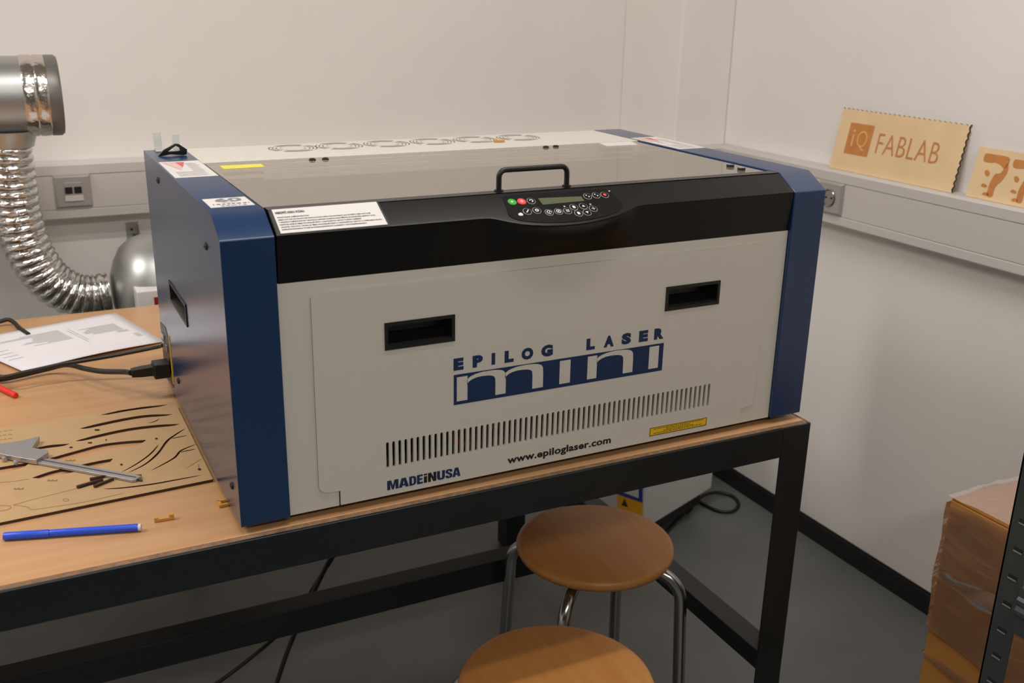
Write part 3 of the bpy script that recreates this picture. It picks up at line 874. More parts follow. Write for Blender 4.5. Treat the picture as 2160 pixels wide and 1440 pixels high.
# =================================================================== things on the bench, left of the engraver
# printed sheets
pc = [on(0, 700, 2, TT), on(240, 660, 2, TT), on(340, 722, 2, TT), on(48, 785, 2, TT)]
A_, B_, C_, D_ = on(240, 660, 2, TT + .001), on(342, 721, 2, TT + .003), on(50, 784, 2, TT + .005), on(-92, 722, 2, TT + .003)
nsh = 14
def shp(a, b, h=0.0):
    p = A_.lerp(B_, b) * (1 - a) + D_.lerp(C_, b) * a
    p.z += .004 * math.sin(PI * a) * b + h
    return p
ph = thing('paper_sheets', 'white printed sheets lying on the bench behind the black cable', 'paper', ((A_ + C_) / 2))
mb = MB()
for h, dx in ((0, 0), (-.0012, .006)):
    mb.grid([[shp(i / nsh, j / nsh, h) + Vector((dx * .5, dx, 0)) for j in range(nsh + 1)] for i in range(nsh + 1)])
o = obj('sheet', mb, 'paper', ph)
sm = o.modifiers.new('solid', 'SOLIDIFY'); sm.thickness = .0006
mb = MB()
def pline(a0, a1, b, th=.006):
    n = 6
    mb.grid([[shp(a0 + (a1 - a0) * k / n, b + q, .0009) for k in range(n + 1)] for q in (0, th)])
for k in range(9):
    pline(.10, .10 + .26 * random.uniform(.7, 1), .30 + k * .024, .012)
for k in range(12):
    pline(.45, .45 + .40 * random.uniform(.4, 1), .20 + k * .026, .013)
for k in range(2):
    pline(.385 + k * .02, .392 + k * .02, .22 + k * .05, .40)
for k in range(4):
    pline(.86, .96, .45 + k * .08, .012)
pline(.08, .16, .52, .05); pline(.05, .09, .66, .10)
obj('printed_text', mb, 'pale_grey2' if 'pale_grey2' in M else 'pale_grey', ph, smooth=0)

# power cord and data cable into the side of the engraver
cord = thing('mains_cable', 'thick black mains cable plugged into the left side of the engraver', 'cable', (-.04, .515, .045))
pe = Vector((-.004, .5150, .0400))
path = bend([(-.062, .5150, .0405), on(262, 784, 2, .034), on(215, 783, 2, .026), on(178, 777, 2, .020), on(140, 769, 2, .012), on(95, 779, 2, TT + .010), on(0, 800, 2, TT + .008), (-.270, .738, TT + .006), (-.276, .80, TT + .006), (-.27, .95, TT + .006)], 8)
obj('cord', MB().tube(path, .0045, 12), 'cable_black', cord)
obj('plug', MB().add([(x, .5150 + a * w_, .0405 + b * h) for x, w_, h in ((-.002, .0150, .0125), (-.027, .0150, .0125), (-.0285, .0088, .0082), (-.046, .0082, .0078), (-.062, .0066, .0066)) for a, b in ((-1, -1), (1, -1), (1, 1), (-1, 1))],
    [(i * 4 + k, i * 4 + (k + 1) % 4, i * 4 + 4 + (k + 1) % 4, i * 4 + 4 + k) for i in range(4) for k in range(4)] + [(3, 2, 1, 0), (16, 17, 18, 19)]), 'plastic_black', cord, bevel=.0015)
path = bend([(-.003, .555, .068), on(330, 732, 2, .058), on(250, 748, 2, .040), on(180, 760, 2, .030), on(130, 768, 2, .024), on(60, 783, 2, .018), on(0, 794, 2, .016), (-.276, .742, .012), (-.284, .80, .008), (-.28, .95, TT + .005)], 8)
tag(obj('data_cable', MB().tube(path, .0033, 10), 'cable_black'), 'thin black data cable running above the mains cable along the paper sheets', 'cable')
path = bend([on(-40, 690, 2, TT + .005), on(0, 678, 2, TT + .010), on(18, 674, 2, TT + .012), on(32, 682, 2, TT + .008), on(40, 691, 2, TT + .0045), on(60, 705, 2, TT + .0045)], 8)
tag(obj('loose_cable', MB().tube(path, .0042, 10), 'cable_black'), 'short black cable end arching at the rear edge of the bench, upper left', 'cable')

# cut board
bz = TT + .0043
def z3(X, Y): return on(X / 4, 640 + Y / 4, 2, bz)
def z4(X, Y): return on(X / 4, 900 + Y / 4, 2, bz)
def slit(pts, w):
    P = bend(pts, 5)
    n = len(P)
    far, near = [], []
    for i, p in enumerate(P):
        t = i / (n - 1)
        d = (P[min(i + 1, n - 1)] - P[max(i - 1, 0)]).normalized()
        nn = Vector((d.y, -d.x, 0))
        if nn.y > 0: nn = -nn
        ww = w * max(.10, math.sin(PI * min(max(t, .0), 1)) ** .38)
        far.append((p.x, p.y)); near.append((p.x + nn.x * ww, p.y + nn.y * ww))
    return far + near[::-1]
loops = [[(-.42, .1500), (-.27, .1515), (-.0030, .1635), (-.0030, .455), (-.0150, .4740), (-.42, .4720)]]
for P, w_ in (([z3(850, 938), z3(1100, 885), z3(1410, 852)], .0090),
              ([z3(675, 1053), z3(820, 1015), z3(1060, 965), z3(1250, 938), z3(1455, 933)], .0125),
              ([z3(638, 1158), z3(820, 1108), z3(1080, 1053), z3(1330, 1023), z3(1515, 1015)], .0125),
              ([z3(1250, 1008), z3(1300, 993), z3(1345, 972)], .0025),
              ([z3(285, 1222), z3(420, 1194), z3(585, 1182)], .0100),
              ([z3(425, 1303), z3(640, 1243), z3(850, 1188), z3(1040, 1163), z3(1230, 1150)], .0300),
              ([z3(-900, 1530), z3(-400, 1450), z3(0, 1380), z3(250, 1340)], .0230),
              ([z4(272, 428), z4(430, 375), z4(600, 338), z4(820, 290), z4(950, 268)], .0190),
              ([z4(1020, 383), z4(1150, 308), z4(1260, 228), z4(1335, 150)], .0030),
              ([z4(1075, 388), z4(1225, 308), z4(1330, 213), z4(1400, 118), z4(1480, 60), z4(1558, 15)], .0040), ([z4(1440, 98), z4(1500, 84), z4(1578, 70)], .0030), ([z4(1512, 214), z4(1580, 197), z4(1652, 184)], .0030),
              ([z4(1270, 368), z4(1390, 303), z4(1470, 253), z4(1510, 205), z4(1570, 175), z4(1655, 145)], .0036),
              ([z4(875, 522), z4(1050, 508), z4(1280, 478), z4(1480, 443), z4(1700, 405)], .0042),
              ([z4(655, 520), z4(730, 490), z4(800, 470), z4(850, 440)], .0045)):
    loops.append(slit(P, w_))
th = .0038
v, f = sheet2d(loops, th)
mb = MB()
zc = TT + .0005 + th / 2
mb.add([(x, y, zc + z) for x, y, z in v], f)
for i, ff in enumerate(mb.f):
    p = [mb.v[k] for k in ff]
    n_ = (p[1] - p[0]).cross(p[2] - p[0])
    if abs(n_.z) < .5 * n_.length:
        mb.m[i] = 1
bd = tag(obj('cut_board', mb, ['mdf', 'burnt'], smooth=0), 'thin brown fibreboard with burnt laser-cut slits on the bench', 'board')
mb = MB()
def eline(pts, w_=.0007, n=6):
    P = bend(pts, n)
    r0, r1 = [], []
    for i, p in enumerate(P):
        d = (P[min(i + 1, len(P) - 1)] - P[max(i - 1, 0)]).normalized()
        nn = Vector((-d.y, d.x, 0)) * w_ / 2
        r0.append(p + nn + EZ * .0003); r1.append(p - nn + EZ * .0003)
    mb.grid([r0, r1])
eline([z4(115, 660), z4(260, 618), z4(450, 570), z4(650, 520)])
eline([z4(115, 660), z4(235, 678), z4(262, 698), z4(350, 690), z4(520, 665), z4(760, 625), z4(1040, 560)])
eline([z4(555 + 25 * math.cos(a), 618 + 10 * math.sin(a)) for a in [2 * PI * k / 12 for k in range(13)]], n=2)
eline([z4(-120, 690), z4(-20, 668), z4(70, 665), z4(92, 682), z4(60, 700), z4(-20, 712), z4(-120, 715)])
eline([z4(-60, 475), z4(100, 462), z4(250, 440)])
eline([z4(1570, 350), z4(1620, 320), z4(1700, 270)]); eline([z4(1675, 315), z4(1680, 350), z4(1690, 365)])
for x, y in ((440, 452), (155, 522), (590, 283)):
    for k in range(5):
        eline([z4(x - 38 + k * 17, y + 8), z4(x - 30 + k * 17, y - 8 + (k % 2) * 8), z4(x - 24 + k * 17, y + 6)], .0010, 2)
for r in range(4):
    for k in range(3):
        eline([z4(k * 45 - 20, 45 + r * 35 - k * 6), z4(k * 45, 38 + r * 35 - k * 6), z4(k * 45 + 12, 44 + r * 35 - k * 6)], .0009, 2)
obj('engraved_lines', mb, 'engrave', bd, smooth=0)
# small burnt offcuts lying in and on the board
CH = ((820, 1070, 36, 8, 3), (760, 1178, 30, 6, 3), (895, 1153, 8, 10, 3), (1320, 1143, 18, 8, 3), (600, 1217, 24, 6, 3), (1025, 322, 18, 8, 4), (1683, 362, 22, 12, 4))
for k, (X, Y, w_, h_, q) in enumerate(CH):
    zf = z3 if q == 3 else z4
    zz = bz + .0003
    pts = [zf(X - w_, Y + h_ * .4), zf(X + w_ * .2, Y + h_), zf(X + w_, Y - h_ * .2), zf(X + w_ * .3, Y - h_), zf(X - w_ * .7, Y - h_ * .5)]
    for p in pts: p.z = zz
    c_ = sum(pts, Vector()) / 5
    pts = [c_ + (p - c_) * .62 for p in pts]
    pos = ('beside the second slit from the back', 'between two long slits, near the middle left', 'above the widest slit', 'near the forked slits at the right', 'just right of the caliper jaw', 'between caliper tip and curved slits', 'near the right edge of the board')[k]
    tag(obj('wood_chip', MB().prism(pts, (0, 0, .0012)), 'burnt'), 'tiny burnt wood chip on the cut board ' + pos, 'wood chip', 'burnt chips on the cut board')
for k, (a, b) in enumerate((((650, 520), (870, 455)), ((760, 455), (880, 430)), ((795, 515), (960, 450)), ((1090, 430), (1195, 425)))):
    p, q = z4(*a), z4(*b)
    d = (q - p).normalized(); nn = Vector((-d.y, d.x, 0)) * .0022
    zz = Vector((0, 0, .0005))
    pos = ('longest, leading to the caliper tip', 'shortest, behind the caliper beam', 'in front of the caliper beam', 'at the caliper tip')[k]
    tag(obj('burnt_stick', MB().prism([p + nn + zz, p - nn + zz, q - nn * .6 + zz, q + nn * .6 + zz], (0, 0, .0035)), ['burnt'], bevel=.0004),
        'burnt wooden stick on the cut board, ' + pos, 'wood scrap', 'burnt sticks by the caliper')

# caliper
cz = bz + .0006
cl = thing('caliper', 'grey steel vernier caliper lying across the cut board', 'caliper', on(80, 960, 2, cz))
a, b = on(60, 970, 2, cz), on(292, 1013, 2, cz)
d = (b - a).normalized(); nn = Vector((-d.y, d.x, 0))
obj('beam', MB().prism([a + nn * .0072, b + nn * .0072, b - nn * .0050, b - nn * .0080 - d * .004, a - nn * .0080], (0, 0, .0040)), 'steel', cl, bevel=.0005)
obj('scale_groove', MB().prism([a + nn * .0012 + d * .02 + EZ * .0041, b + nn * .0012 - d * .004 + EZ * .0041, b - nn * .0006 - d * .004 + EZ * .0041, a - nn * .0006 + d * .02 + EZ * .0041], (0, 0, .0003)), 'steel_dark', cl)
jz = cz + .0008
jw = [on(x, y, 2, jz) for x, y in ((-30, 952), (8, 944), (48, 938), (85, 929), (70, 953), (103, 959), (103, 964), (78, 980), (40, 974), (0, 966), (-30, 962))]
obj('sliding_jaw', MB().prism(jw, (0, 0, .0075)), 'steel', cl, bevel=.0008)
tp = b - d * .004
obj('depth_rod', MB().box(0, 0, 0, 0, 0, 0) if False else MB().prism([tp + nn * .001, tp + d * .010 + nn * .001, tp + d * .010 - nn * .0016, tp - nn * .0016], (0, 0, .0020)), 'steel_dark', cl)
for x, y in ((32, 976), (8, 968)):
    p = on(x, y, 2, jz)
    obj('thumb_screw', MB().cyl(p + Vector((0, -.002, .003)), p + Vector((.002, -.010, .003)), .0028, 14), 'steel', cl)

# pens
def pen(name, label, p, q, r, segs, colors):
    t = thing(name, label, 'pen', p)
    p, q = Vector(p), Vector(q)
    for (a, b, ra, rb, nm, m_) in segs:
        A1, B1 = p.lerp(q, a), p.lerp(q, b)
        obj(nm, MB().tube([A1, A1.lerp(B1, .02), A1.lerp(B1, .98), B1], [ra * r * .9, ra * r, rb * r, rb * r * .9], 20), m_, t)
    return t
p, q = on(8, 1131, 2, TT + .0052), on(298, 1111.5, 2, TT + .0052)
pen('marker_pen', 'blue felt marker with white end plug at the front of the bench', p, q, .0050,
    ((0, .329, 1.04, 1.04, 'cap', 'marker_blue'), (.331, .978, .97, .97, 'barrel', 'marker_blue'), (.978, 1, .9, .9, 'end_plug', 'label_white')), None)
p, q = on(-95, 772, 2, TT + .0052), on(34, 834, 2, TT + .0052)
pen('marker_pen', 'red felt marker poking in at the left edge of the photo', p, q, .0050,
    ((0, .30, 1.04, 1.04, 'cap', 'pen_red'), (.302, 1, .97, .97, 'barrel', 'pen_red')), None)
# laser-cut wooden bits
a, b = on(326, 1103, 2, TT), on(368, 1096, 2, TT)
d = (b - a); d.z = 0; L_ = d.length; d.normalize(); nn = Vector((-d.y, d.x, 0))
def lb(x0, x1, y0, y1, z0, z1, mb):
    o_ = a + EZ * .0004
    vs_ = [o_ + d * x + nn * y + EZ * z for z in (z0, z1) for x, y in ((x0, y0), (x1, y0), (x1, y1), (x0, y1))]
    mb.add(vs_, [(3, 2, 1, 0), (4, 5, 6, 7), (0, 1, 5, 4), (1, 2, 6, 5), (2, 3, 7, 6), (3, 0, 4, 7)])
mb = MB(); lb(0, L_, 0, .005, 0, .004, mb); lb(0, .004, 0, .005, .004, .0065, mb); lb(L_ - .006, L_, 0, .006, .004, .008, mb)
tag(obj('wooden_hook', mb, 'bit_wood', bevel=.0006), 'small wooden bar with raised ends lying right of the blue marker', 'wood piece')
a = on(463, 1072, 2, TT); d = Vector((1, .05, 0)).normalized(); nn = Vector((-.05, 1, 0)).normalized()
mb = MB(); lb(0, .0125, 0, .0045, 0, .004, mb); lb(0, .0045, .0045, .015, 0, .004, mb); lb(.0, .0125, .0125, .017, 0, .004, mb) 
tag(obj('wooden_clip', mb, 'bit_wood', bevel=.0005), 'small C-shaped wooden piece touching the foot of the engraver', 'wood piece')

# =================================================================== extraction ducting behind the bench
YDU = 1.27
def dp(x, y, yy=YDU): return on(x, y, 1, yy)
dt = thing('metal_duct', 'thick horizontal silver metal duct with grey end cap, upper left', 'duct', (-.3, YDU, .42))
cz_, r_ = (dp(110, 117).z + dp(118, 283).z) / 2, (dp(110, 117).z - dp(118, 283).z) / 2
xe = dp(118, 200).x
obj('pipe', MB().lathe((-1.3, YDU, cz_), (1, 0, 0), [(0, r_), (.55, r_), (.553, r_ + .0015), (.556, r_), (xe + 1.3 - .014, r_)], 48), 'galv', dt)
obj('end_cap', MB().lathe((xe - .016, YDU, cz_), (1, 0, 0), [(0, r_ + .0020), (.018, r_ + .0022), (.024, r_ - .002), (.025, .02)], 48), 'galv_dark', dt)
for x0, x1 in ((xe - .065, xe - .040), (xe - .041, xe - .0165)):
    pr = [(0, r_ + .0008)] + [((x1 - x0) * k / 8, r_ + .0018 + random.uniform(0, .0010)) for k in range(1, 8)] + [(x1 - x0, r_ + .0008)]
    obj('foil_tape', MB().lathe((x0, YDU, cz_), (1, 0, 0), pr, 48), 'foil_tape', dt)
xs = dp(18, 300).x
obj('branch_collar', MB().lathe((xs, YDU, cz_ - r_ + .012), (0, 0, -1), [(0, .060), (.014, .056), (.032, .050), (.034, .050)], 36), 'galv', dt)
# flexible hose
pts = [dp(14, 306), dp(20, 350), dp(27, 400), dp(36, 450), dp(50, 500), dp(72, 548), dp(104, 590), dp(148, 618), dp(190, 625), dp(231, 619)]
P = bend(pts, 22)
ln = [0]
for i in range(1, len(P)): ln.append(ln[-1] + (P[i] - P[i - 1]).length)
tot = ln[-1]
N_ = 420
path, rad = [], []
j = 0
for i in range(N_ + 1):
    s_ = tot * i / N_
    while j < len(P) - 2 and ln[j + 1] < s_: j += 1
    path.append(P[j].lerp(P[j + 1], (s_ - ln[j]) / max(1e-9, ln[j + 1] - ln[j])))
    pitch = .0185
    ph_ = (s_ / pitch) % 1
    rad.append(.0430 + .0068 * abs(math.sin(PI * ph_)) ** .6)
hose = MB().tube(path, rad, 40, True)
hose.v = [v_ + Vector((random.gauss(0, .00035), random.gauss(0, .00035), random.gauss(0, .00035))) for v_ in hose.v]
tag(obj('flexible_hose', hose, 'foil', smooth=35), 'crinkled silver flexible hose curving down from the metal duct to the fan', 'hose')
# blower
bl = thing('duct_fan', 'round silver duct fan behind the bench beside the engraver', 'fan', (.12, YDU, -.05))
fc = dp(330, 612)
fx = dp(236, 600).x
fz = dp(300, 606).z
rr = dp(330, 492).z - fz
obj('fan_housing', MB().lathe((fx, YDU, fz), (1, 0, 0), [(0, .040), (.004, .052), (.010, rr * .56), (.026, rr * .78), (.050, rr * .93), (.078, rr * .995), (.100, rr), (.130, rr), (.131, rr + .003), (.142, rr + .003), (.143, rr), (.20, rr), (.23, rr * .9), (.26, .06), (.36, .055)], 56), 'galv', bl, smooth=25)
mb = MB(); q = dp(285, 612, YDU - .135)
obj('control_box', mb.box(q.x, q.x + .12, YDU - .150, YDU - .070, q.z - .055, q.z), 'fan_white', bl, bevel=.003)
obj('switch', MB().box(q.x + .036, q.x + .056, YDU - .1525, YDU - .149, q.z - .040, q.z - .016), 'wire_red', bl, bevel=.001)
obj('mounting_leg', MB().box(fx + .10, fx + .14, YDU - .02, YDU + .02, FL, fz - rr + .01), 'galv_dark', bl)
wbk = thing('wall_bracket', 'small galvanised bracket on the back wall above the duct fan', 'bracket', (.07, YB, .06))
obj('bracket_plate', MB().box(.0560, .0860, YB - .003, YB, -.010, .080).box(.0830, .0860, YB - .035, YB - .003, -.010, .074), 'socket_silver', wbk, bevel=.001)
obj('bolt', MB().cyl((.0690, YB - .003, .062), (.0690, YB - .006, .062), .0030, 12), 'hole_black', wbk)
obj('hook', MB().tube(bend([(.073, YB - .003, .048), (.075, YB - .02, .040), (.080, YB - .03, .028), (.082, YB - .02, .012)], 5), .004, 10), 'chrome', wbk)

# =================================================================== plaques on the right trunking
def plaque(label, BL, BR, TL, width, height, nw, scall, xlean):
    pass
pb = XR - .034
PBL = on(1747, 352, 0, pb); PBR = on(2008, 404, 0, pb)
zb = TZ1 + .0005
PBL.z = PBR.z = zb
PBL.x = PBR.x = pb
Hp = on(1782, 227, 0, XR - .004).z - zb + .001
Hp = math.hypot(Hp, pb - XR + .006)
lean = math.asin((XR - .006 - pb) / Hp)
UP = Vector((math.sin(lean), 0, math.cos(lean)))
NP = Vector((-math.cos(lean), 0, math.sin(lean)))
PO = PBL.copy(); PU = Vector((0, -1, 0)); PW = PBL.y - PBR.y
def pxy(u, v):
    p = onp(u, v, PO, NP)
    return (p - PO).dot(PU), (p - PO).dot(UP)
def scallop(w, h, amp, n):
    out = [(0, 0), (w, 0)]
    m = int(n * h / w)
    for k in range(1, m * 6):
        out.append((w - amp * abs(math.sin(PI * k / 6)), h * k / (m * 6)))
    for k in range(n * 6 + 1):
        out.append((w * (1 - k / (n * 6)), h - amp * abs(math.sin(PI * k / 6)) * .8))
    for k in range(m * 6 - 1, 0, -1):
        out.append((amp * abs(math.sin(PI * k / 6)), h * k / (m * 6)))
    return out
pl = thing('engraved_plaque', 'larger scalloped wooden plaque engraved with a square logo and FABLAB', 'plaque', PO, 'wooden plaques on the right trunking')
obj('board', MB().prism([PO + PU * a + UP * b for a, b in scallop(PW, Hp, .0035, 26)], -NP * .005, 0, 1), ['ply', 'burnt'], pl, smooth=0)
mb = MB()
sq = [pxy(*p) for p in ((1779, 322), (1828, 331), (1846, 267), (1797, 257))]
x0 = (sq[0][0] + sq[3][0]) / 2; x1 = (sq[1][0] + sq[2][0]) / 2; y0 = (sq[0][1] + sq[1][1]) / 2; y1 = (sq[2][1] + sq[3][1]) / 2
PE = PO + NP * .0006
sqo = obj('logo_square', MB().add([PE + PU * a + UP * b for a, b in ((x0, y0), (x1, y0), (x1, y1), (x0, y1))], [(0, 1, 2, 3)]), 'ply_burn', pl, smooth=0)
sw, sh = x1 - x0, y1 - y0
mb = MB(); O2 = PO + NP * .0010
put_text(mb, 'i', O2, PU, UP, x0 + sw * .20, x0 + sw * .29, y0 + sh * .26, y0 + sh * .80, bold=.0)
put_text(mb, 'Q', O2, PU, UP, x0 + sw * .42, x0 + sw * .84, y0 + sh * .16, y0 + sh * .80, bold=-.01)
obj('logo_letters', mb, 'ply_halo', sqo, smooth=0)
ta, tb = pxy(1846, 323), pxy(1856, 283)
tc_, td = pxy(1972, 345), pxy(1984, 303)
mb = MB()
put_text(mb, 'FABLAB', O2, PU, UP, (ta[0] + tb[0]) / 2 - .001, (tc_[0] + td[0]) / 2 + .004, (ta[1] + tc_[1]) / 2, (tb[1] + td[1]) / 2 + .002, bold=-.012, space=1.05)
obj('lettering', mb, 'ply_burn', pl, smooth=0)
# second plaque with brown engraved blotches
BL2 = on(2037, 411, 0, pb)
PO2 = Vector((pb, BL2.y, zb))
def pxy2(u, v):
    p = onp(u, v, PO2, NP)
    return (p - PO2).dot(PU), (p - PO2).dot(UP)
H2 = pxy2(2075, 310)[1]
p2 = thing('engraved_plaque', 'smaller plain-edged wooden plaque with brown engraved shapes, cut by photo edge', 'plaque', PO2, 'wooden plaques on the right trunking')
obj('board', MB().prism([PO2 + PU * a + UP * b for a, b in ((0, 0), (.235, 0), (.235, H2), (0, H2))], -NP * .005, 0, 1), ['ply', 'burnt'], p2, smooth=0)
def zq(X, Y): return pxy2(1740 + X / 5.143, 200 + Y / 5.143)
def closed(p):
    q = bend([(x, y, 0) for x, y in (list(p) * 3)[len(p) - 1:2 * len(p) + 2]], 4)[4:-5]
    return [(v.x, v.y) for v in q]
for dx, dy in ((0, 0), (318, 66), (636, 132)):
    mb = MB()
    for poly in (((1725, 715), (1745, 640), (1830, 645), (2000, 680), (1990, 760), (1945, 800), (1905, 760), (1850, 735), (1790, 735)),
                 ((1945, 800), (1990, 740), (1985, 830), (1930, 920), (1850, 1000), (1815, 1100), (1760, 1095), (1775, 1000), (1810, 920), (1850, 860), (1905, 850)),
                 ((1735, 830), (1765, 815), (1790, 845), (1775, 880), (1745, 875)),
                 ((1705, 1070), (1740, 1055), (1775, 1070), (1770, 1095), (1715, 1085)),
                 ((1695, 985), (1720, 960), (1760, 985), (1740, 1005))):
        mb.add([PO2 + NP * .0006 + PU * a + UP * b for a, b in (zq(x + dx, y + dy) for x, y in closed(poly))], [tuple(range(len(closed(poly))))])
    obj('engraving', mb, 'ply_burn', p2, smooth=0)

# =================================================================== right foreground: carton and rack
CX0, CX1, CY0, CY1, CZT = 1.300, 1.672, -.640, -.012, -.235
ct = thing('carton', 'tall brown cardboard carton in clear stretch film by the right wall', 'carton', ((CX0 + CX1) / 2, (CY0 + CY1) / 2, FL))
obj('box_body', MB().box(CX0, CX1, CY0, CY1, FL, CZT - .004), 'carton', ct, bevel=.003)
obj('top_flap', MB().box(CX0 + .001, (CX0 + CX1) / 2 - .002, CY0 + .002, CY1 - .002, CZT - .0038, CZT), 'carton', ct, bevel=.0015)
obj('top_flap', MB().box((CX0 + CX1) / 2 + .002, CX1 - .001, CY0 + .002, CY1 - .002, CZT - .0038, CZT), 'carton', ct, bevel=.0015)
def wrap(z0, z1, out, amp, nz, seed):
    rnd = random.Random(seed)
    peri = []
    nx = 60
    cs = [(CX0 - out, CY1 + out), (CX0 - out, CY0 - out), (CX1 + out, CY0 - out), (CX1 + out, CY1 + out)]
    for k in range(4):
        a, b = cs[k], cs[(k + 1) % 4]
        for i in range(nx):
            peri.append((a[0] + (b[0] - a[0]) * i / nx, a[1] + (b[1] - a[1]) * i / nx))
    peri.append(peri[0])
    cxm, cym = (CX0 + CX1) / 2, (CY0 + CY1) / 2
    rows = []
    for q in range(nz + 1):
        row = []
        for (x, y) in peri:
            w_ = amp * (.5 + .5 * math.sin(x * 41 + y * 57 + q * 1.1 + seed)) * (.6 + .4 * math.sin(y * 23 - q * .7))
            row.append((x + (w_ if x > cxm else -w_), y + (w_ * .5 if y > cym else -w_ * .5), z0 + (z1 - z0) * q / nz + .006 * math.sin(x * 30 + y * 23 + q)))
        row[-1] = row[0]
        rows.append(row)
    return MB().grid(rows)
obj('stretch_film', wrap(-.52, CZT - .005, .003, .007, 10, 1), 'film', ct, smooth=60)
obj('film_roll', wrap(-.405, -.375, .006, .012, 4, 5), 'film', ct, smooth=60)
obj('film_roll', wrap(-.585, -.568, .003, .004, 3, 9), 'film', ct, smooth=60)
mb = MB()
rows = []
rnd = random.Random(4)
for i in range(15):
    rows.append([(CX0 - .004 + (CX1 - CX0 + .008) * i / 14, CY0 + (CY1 - CY0 + .004) * j / 20, CZT + .002 + rnd.random() * .006) for j in range(21)])
obj('top_film', mb.grid(rows), 'film_top', ct, smooth=60)

RX, RY = .950, -.372
rk = thing('shelving_rack', 'grey slotted metal shelving rack at the right edge of the photo', 'shelving rack', (RX, RY, FL))
def post(x, y, sx_, sy_):
    """angle post with its corner at (x, y); legs run in sx_/sy_ direction"""
    mb = MB(); w_, t_ = .036, .0025
    mb.box(min(x, x + sx_ * t_), max(x, x + sx_ * t_), min(y, y + sy_ * w_), max(y, y + sy_ * w_), FL, 1.05)
    mb.box(min(x, x + sx_ * w_), max(x, x + sx_ * w_), min(y, y + sy_ * t_), max(y, y + sy_ * t_), FL, 1.05)
    m2 = mb
    z = FL + .06
    while z < 1.0:
        yc = y + sy_ * w_ * .55
        m2.prism([(x - sx_ * .0008, yc - .0065, z - .0024), (x - sx_ * .0008, yc + .0065, z - .0024), (x - sx_ * .0008, yc + .0065, z + .0024), (x - sx_ * .0008, yc - .0065, z + .0024)], (sx_ * .0006, 0, 0), 1)
        m2.box(x - .0016 * sx_ - .0004, x - .0016 * sx_ + .0004, yc - .0065, yc + .0065, z - .0042, z - .0026, 2)  # bright strip paints a glint along the lower edge of each slot
        z += .042
    obj('post', mb, ['rack_galv', 'hole_black', 'steel'], rk)
DXR, DYR = .300, .90
post(RX, RY, 1, -1); post(RX, RY - DYR, 1, 1); post(RX + DXR, RY, -1, -1); post(RX + DXR, RY - DYR, -1, 1)
for zs in (-.105, -.60):
    bm_ = MB()
    prf = [(0, 0), (.003, 0), (.003, -.014), (.006, -.018), (.006, -.024), (.003, -.028), (.006, -.034), (.006, -.040), (.003, -.044), (.003, -.070), (0, -.070)]
    bm_.prism([(RX - .006 + (.006 - a) * 0 + .0035 + (-a), RY - .0365, zs + b) for a, b in prf], (0, -DYR + .073, 0))
    bm_.box(RX + DXR - .003, RX + DXR, RY - DYR + .04, RY - .0365, zs - .070, zs)
    bm_.box(RX + .0365, RX + DXR - .0365, RY - .006, RY - .003, zs - .070, zs)
    bm_.box(RX + .0365, RX + DXR - .0365, RY - DYR + .003, RY - DYR + .006, zs - .070, zs)
    sf = obj('shelf_beam', bm_, 'rack_galv', rk, smooth=20)
    obj('shelf_board', MB().box(RX + .003, RX + DXR - .004, RY - DYR + .008, RY - .008, zs - .024, zs - .008), 'shelf_board', sf)

# =================================================================== under and behind the bench
q = on(1355, 1120, 2, FL + .075)
ub = thing('filter_unit', 'white filter unit with blue and orange label on the floor beyond the stool', 'filter unit', (q.x, q.y, FL))
az = math.radians(21)
e1, e2 = Vector((math.cos(az), math.sin(az), 0)), Vector((-math.sin(az), math.cos(az), 0))
Lw = (on(1500, 1029, 2, FL + .075) - q).dot(e1)
ld = .34
def ubx(a0, a1, b0, b1, z0, z1):
    pts = [q + e1 * a + e2 * b for a, b in ((a0, b0), (a1, b0), (a1, b1), (a0, b1))]
    return MB().prism([Vector((p.x, p.y, z0)) for p in pts], (0, 0, z1 - z0))
obj('cabinet', ubx(0, Lw, 0, ld, FL + .075, FL + .50), 'box_white', ub, bevel=.006)
obj('plinth', ubx(.03, Lw - .03, .02, ld - .03, FL + .03, FL + .0755), 'plastic_black', ub)
for a, b in ((.06, .05), (Lw - .06, .05), (.06, ld - .06), (Lw - .06, ld - .06)):
    p = q + e1 * a + e2 * b
    obj('castor', MB().cyl((p.x, p.y - .012, FL + .0235), (p.x, p.y + .012, FL + .0235), .0232, 20), 'rubber', ub)
def lf_pt(u, v, off=.0006):
    p = onp(u, v, q, e1)
    return p - e1 * off
lbl = obj('safety_label', MB().add([lf_pt(*p) for p in ((1302, 1082), (1356, 1096), (1356, 1020), (1302, 1006))], [(0, 1, 2, 3)]), 'tag_orange', ub, smooth=0)
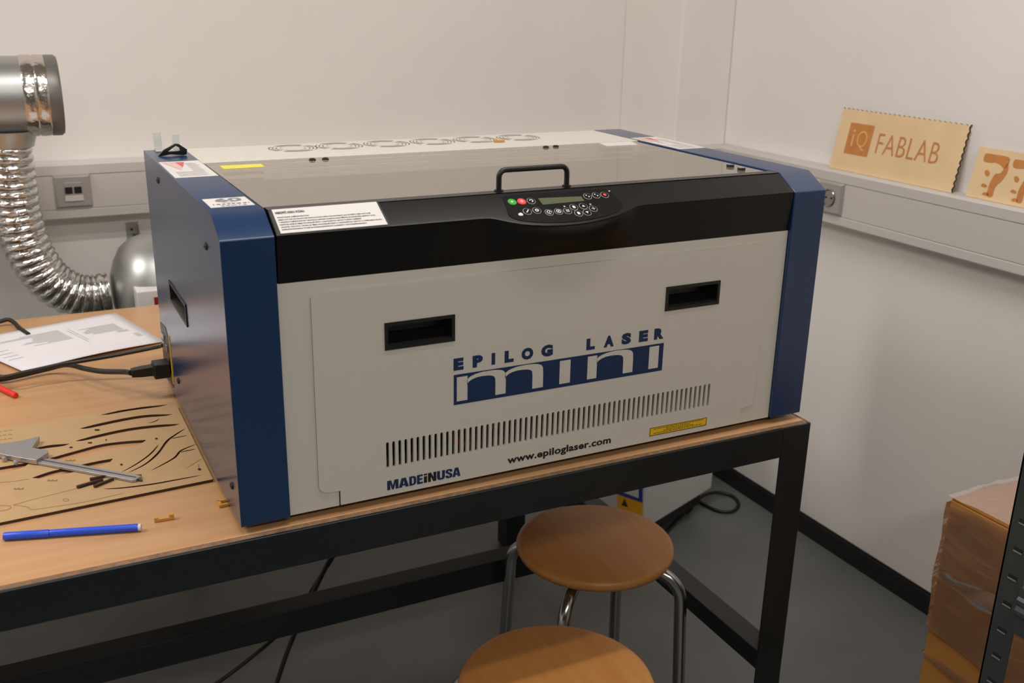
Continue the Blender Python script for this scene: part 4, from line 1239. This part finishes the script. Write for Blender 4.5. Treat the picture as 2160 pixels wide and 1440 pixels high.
obj('label_border', MB().add([lf_pt(*p, .0012) for p in ((1304, 1042), (1356, 1060), (1356, 990), (1304, 975))], [(0, 1, 2, 3)]), 'tag_blue', lbl, smooth=0)
obj('label_field', MB().add([lf_pt(*p, .0018) for p in ((1311, 1036), (1348, 1050), (1348, 1000), (1311, 985))], [(0, 1, 2, 3)]), 'label_white', lbl, smooth=0)
obj('label_symbol', MB().add([lf_pt(*p, .0012) for p in ((1311, 1065), (1325, 1069), (1318, 1051))], [(0, 1, 2)]), 'burnt', lbl, smooth=0)
fz0 = FL + .0055
path = bend([on(1385, 1150, 2, fz0), on(1410, 1118, 2, fz0), on(1440, 1085, 2, fz0), on(1470, 1054, 2, fz0 + .004), on(1490, 1042, 2, fz0 + .009), on(1515, 1038, 2, fz0 + .006), on(1545, 1046, 2, fz0), on(1558, 1063, 2, fz0), on(1545, 1078, 2, fz0), on(1515, 1077, 2, fz0), on(1485, 1063, 2, fz0), on(1462, 1048, 2, fz0), on(1440, 1040, 2, fz0)], 8)
tag(obj('floor_cable', MB().tube(path, .0050, 10), 'cable_black'), 'black cable looping on the grey floor beside the white filter unit', 'cable')
path = bend([on(722, 1140, 1, .62), on(697, 1183, 1, .62), on(668, 1228, 1, .63), on(640, 1272, 1, .65), on(605, 1320, 1, .66), on(540, 1378, 1, .66), on(458, 1440, 1, .66), on(330, 1525, 1, .66)], 8)
tag(obj('hanging_cable', MB().tube(path, .0042, 10), 'cable_black'), 'black cable hanging under the bench, the one swinging out to the left', 'cable', 'cables hanging under the bench')
path = bend([on(716, 1140, 1, .60), on(690, 1190, 1, .60), on(668, 1235, 1, .60), on(648, 1276, 1, .61), on(626, 1325, 1, .62), on(604, 1380, 1, .62), on(584, 1440, 1, .62), on(555, 1530, 1, .62)], 8)
tag(obj('hanging_cable', MB().tube(path, .0048, 10), 'cable_black'), 'black cable hanging under the bench, the steeper right-hand one', 'cable', 'cables hanging under the bench')

for o in bpy.data.objects:
    if '_w' in o:
        del o['_w']
# make child meshes local to their thing: parents that are meshes already share the thing's origin
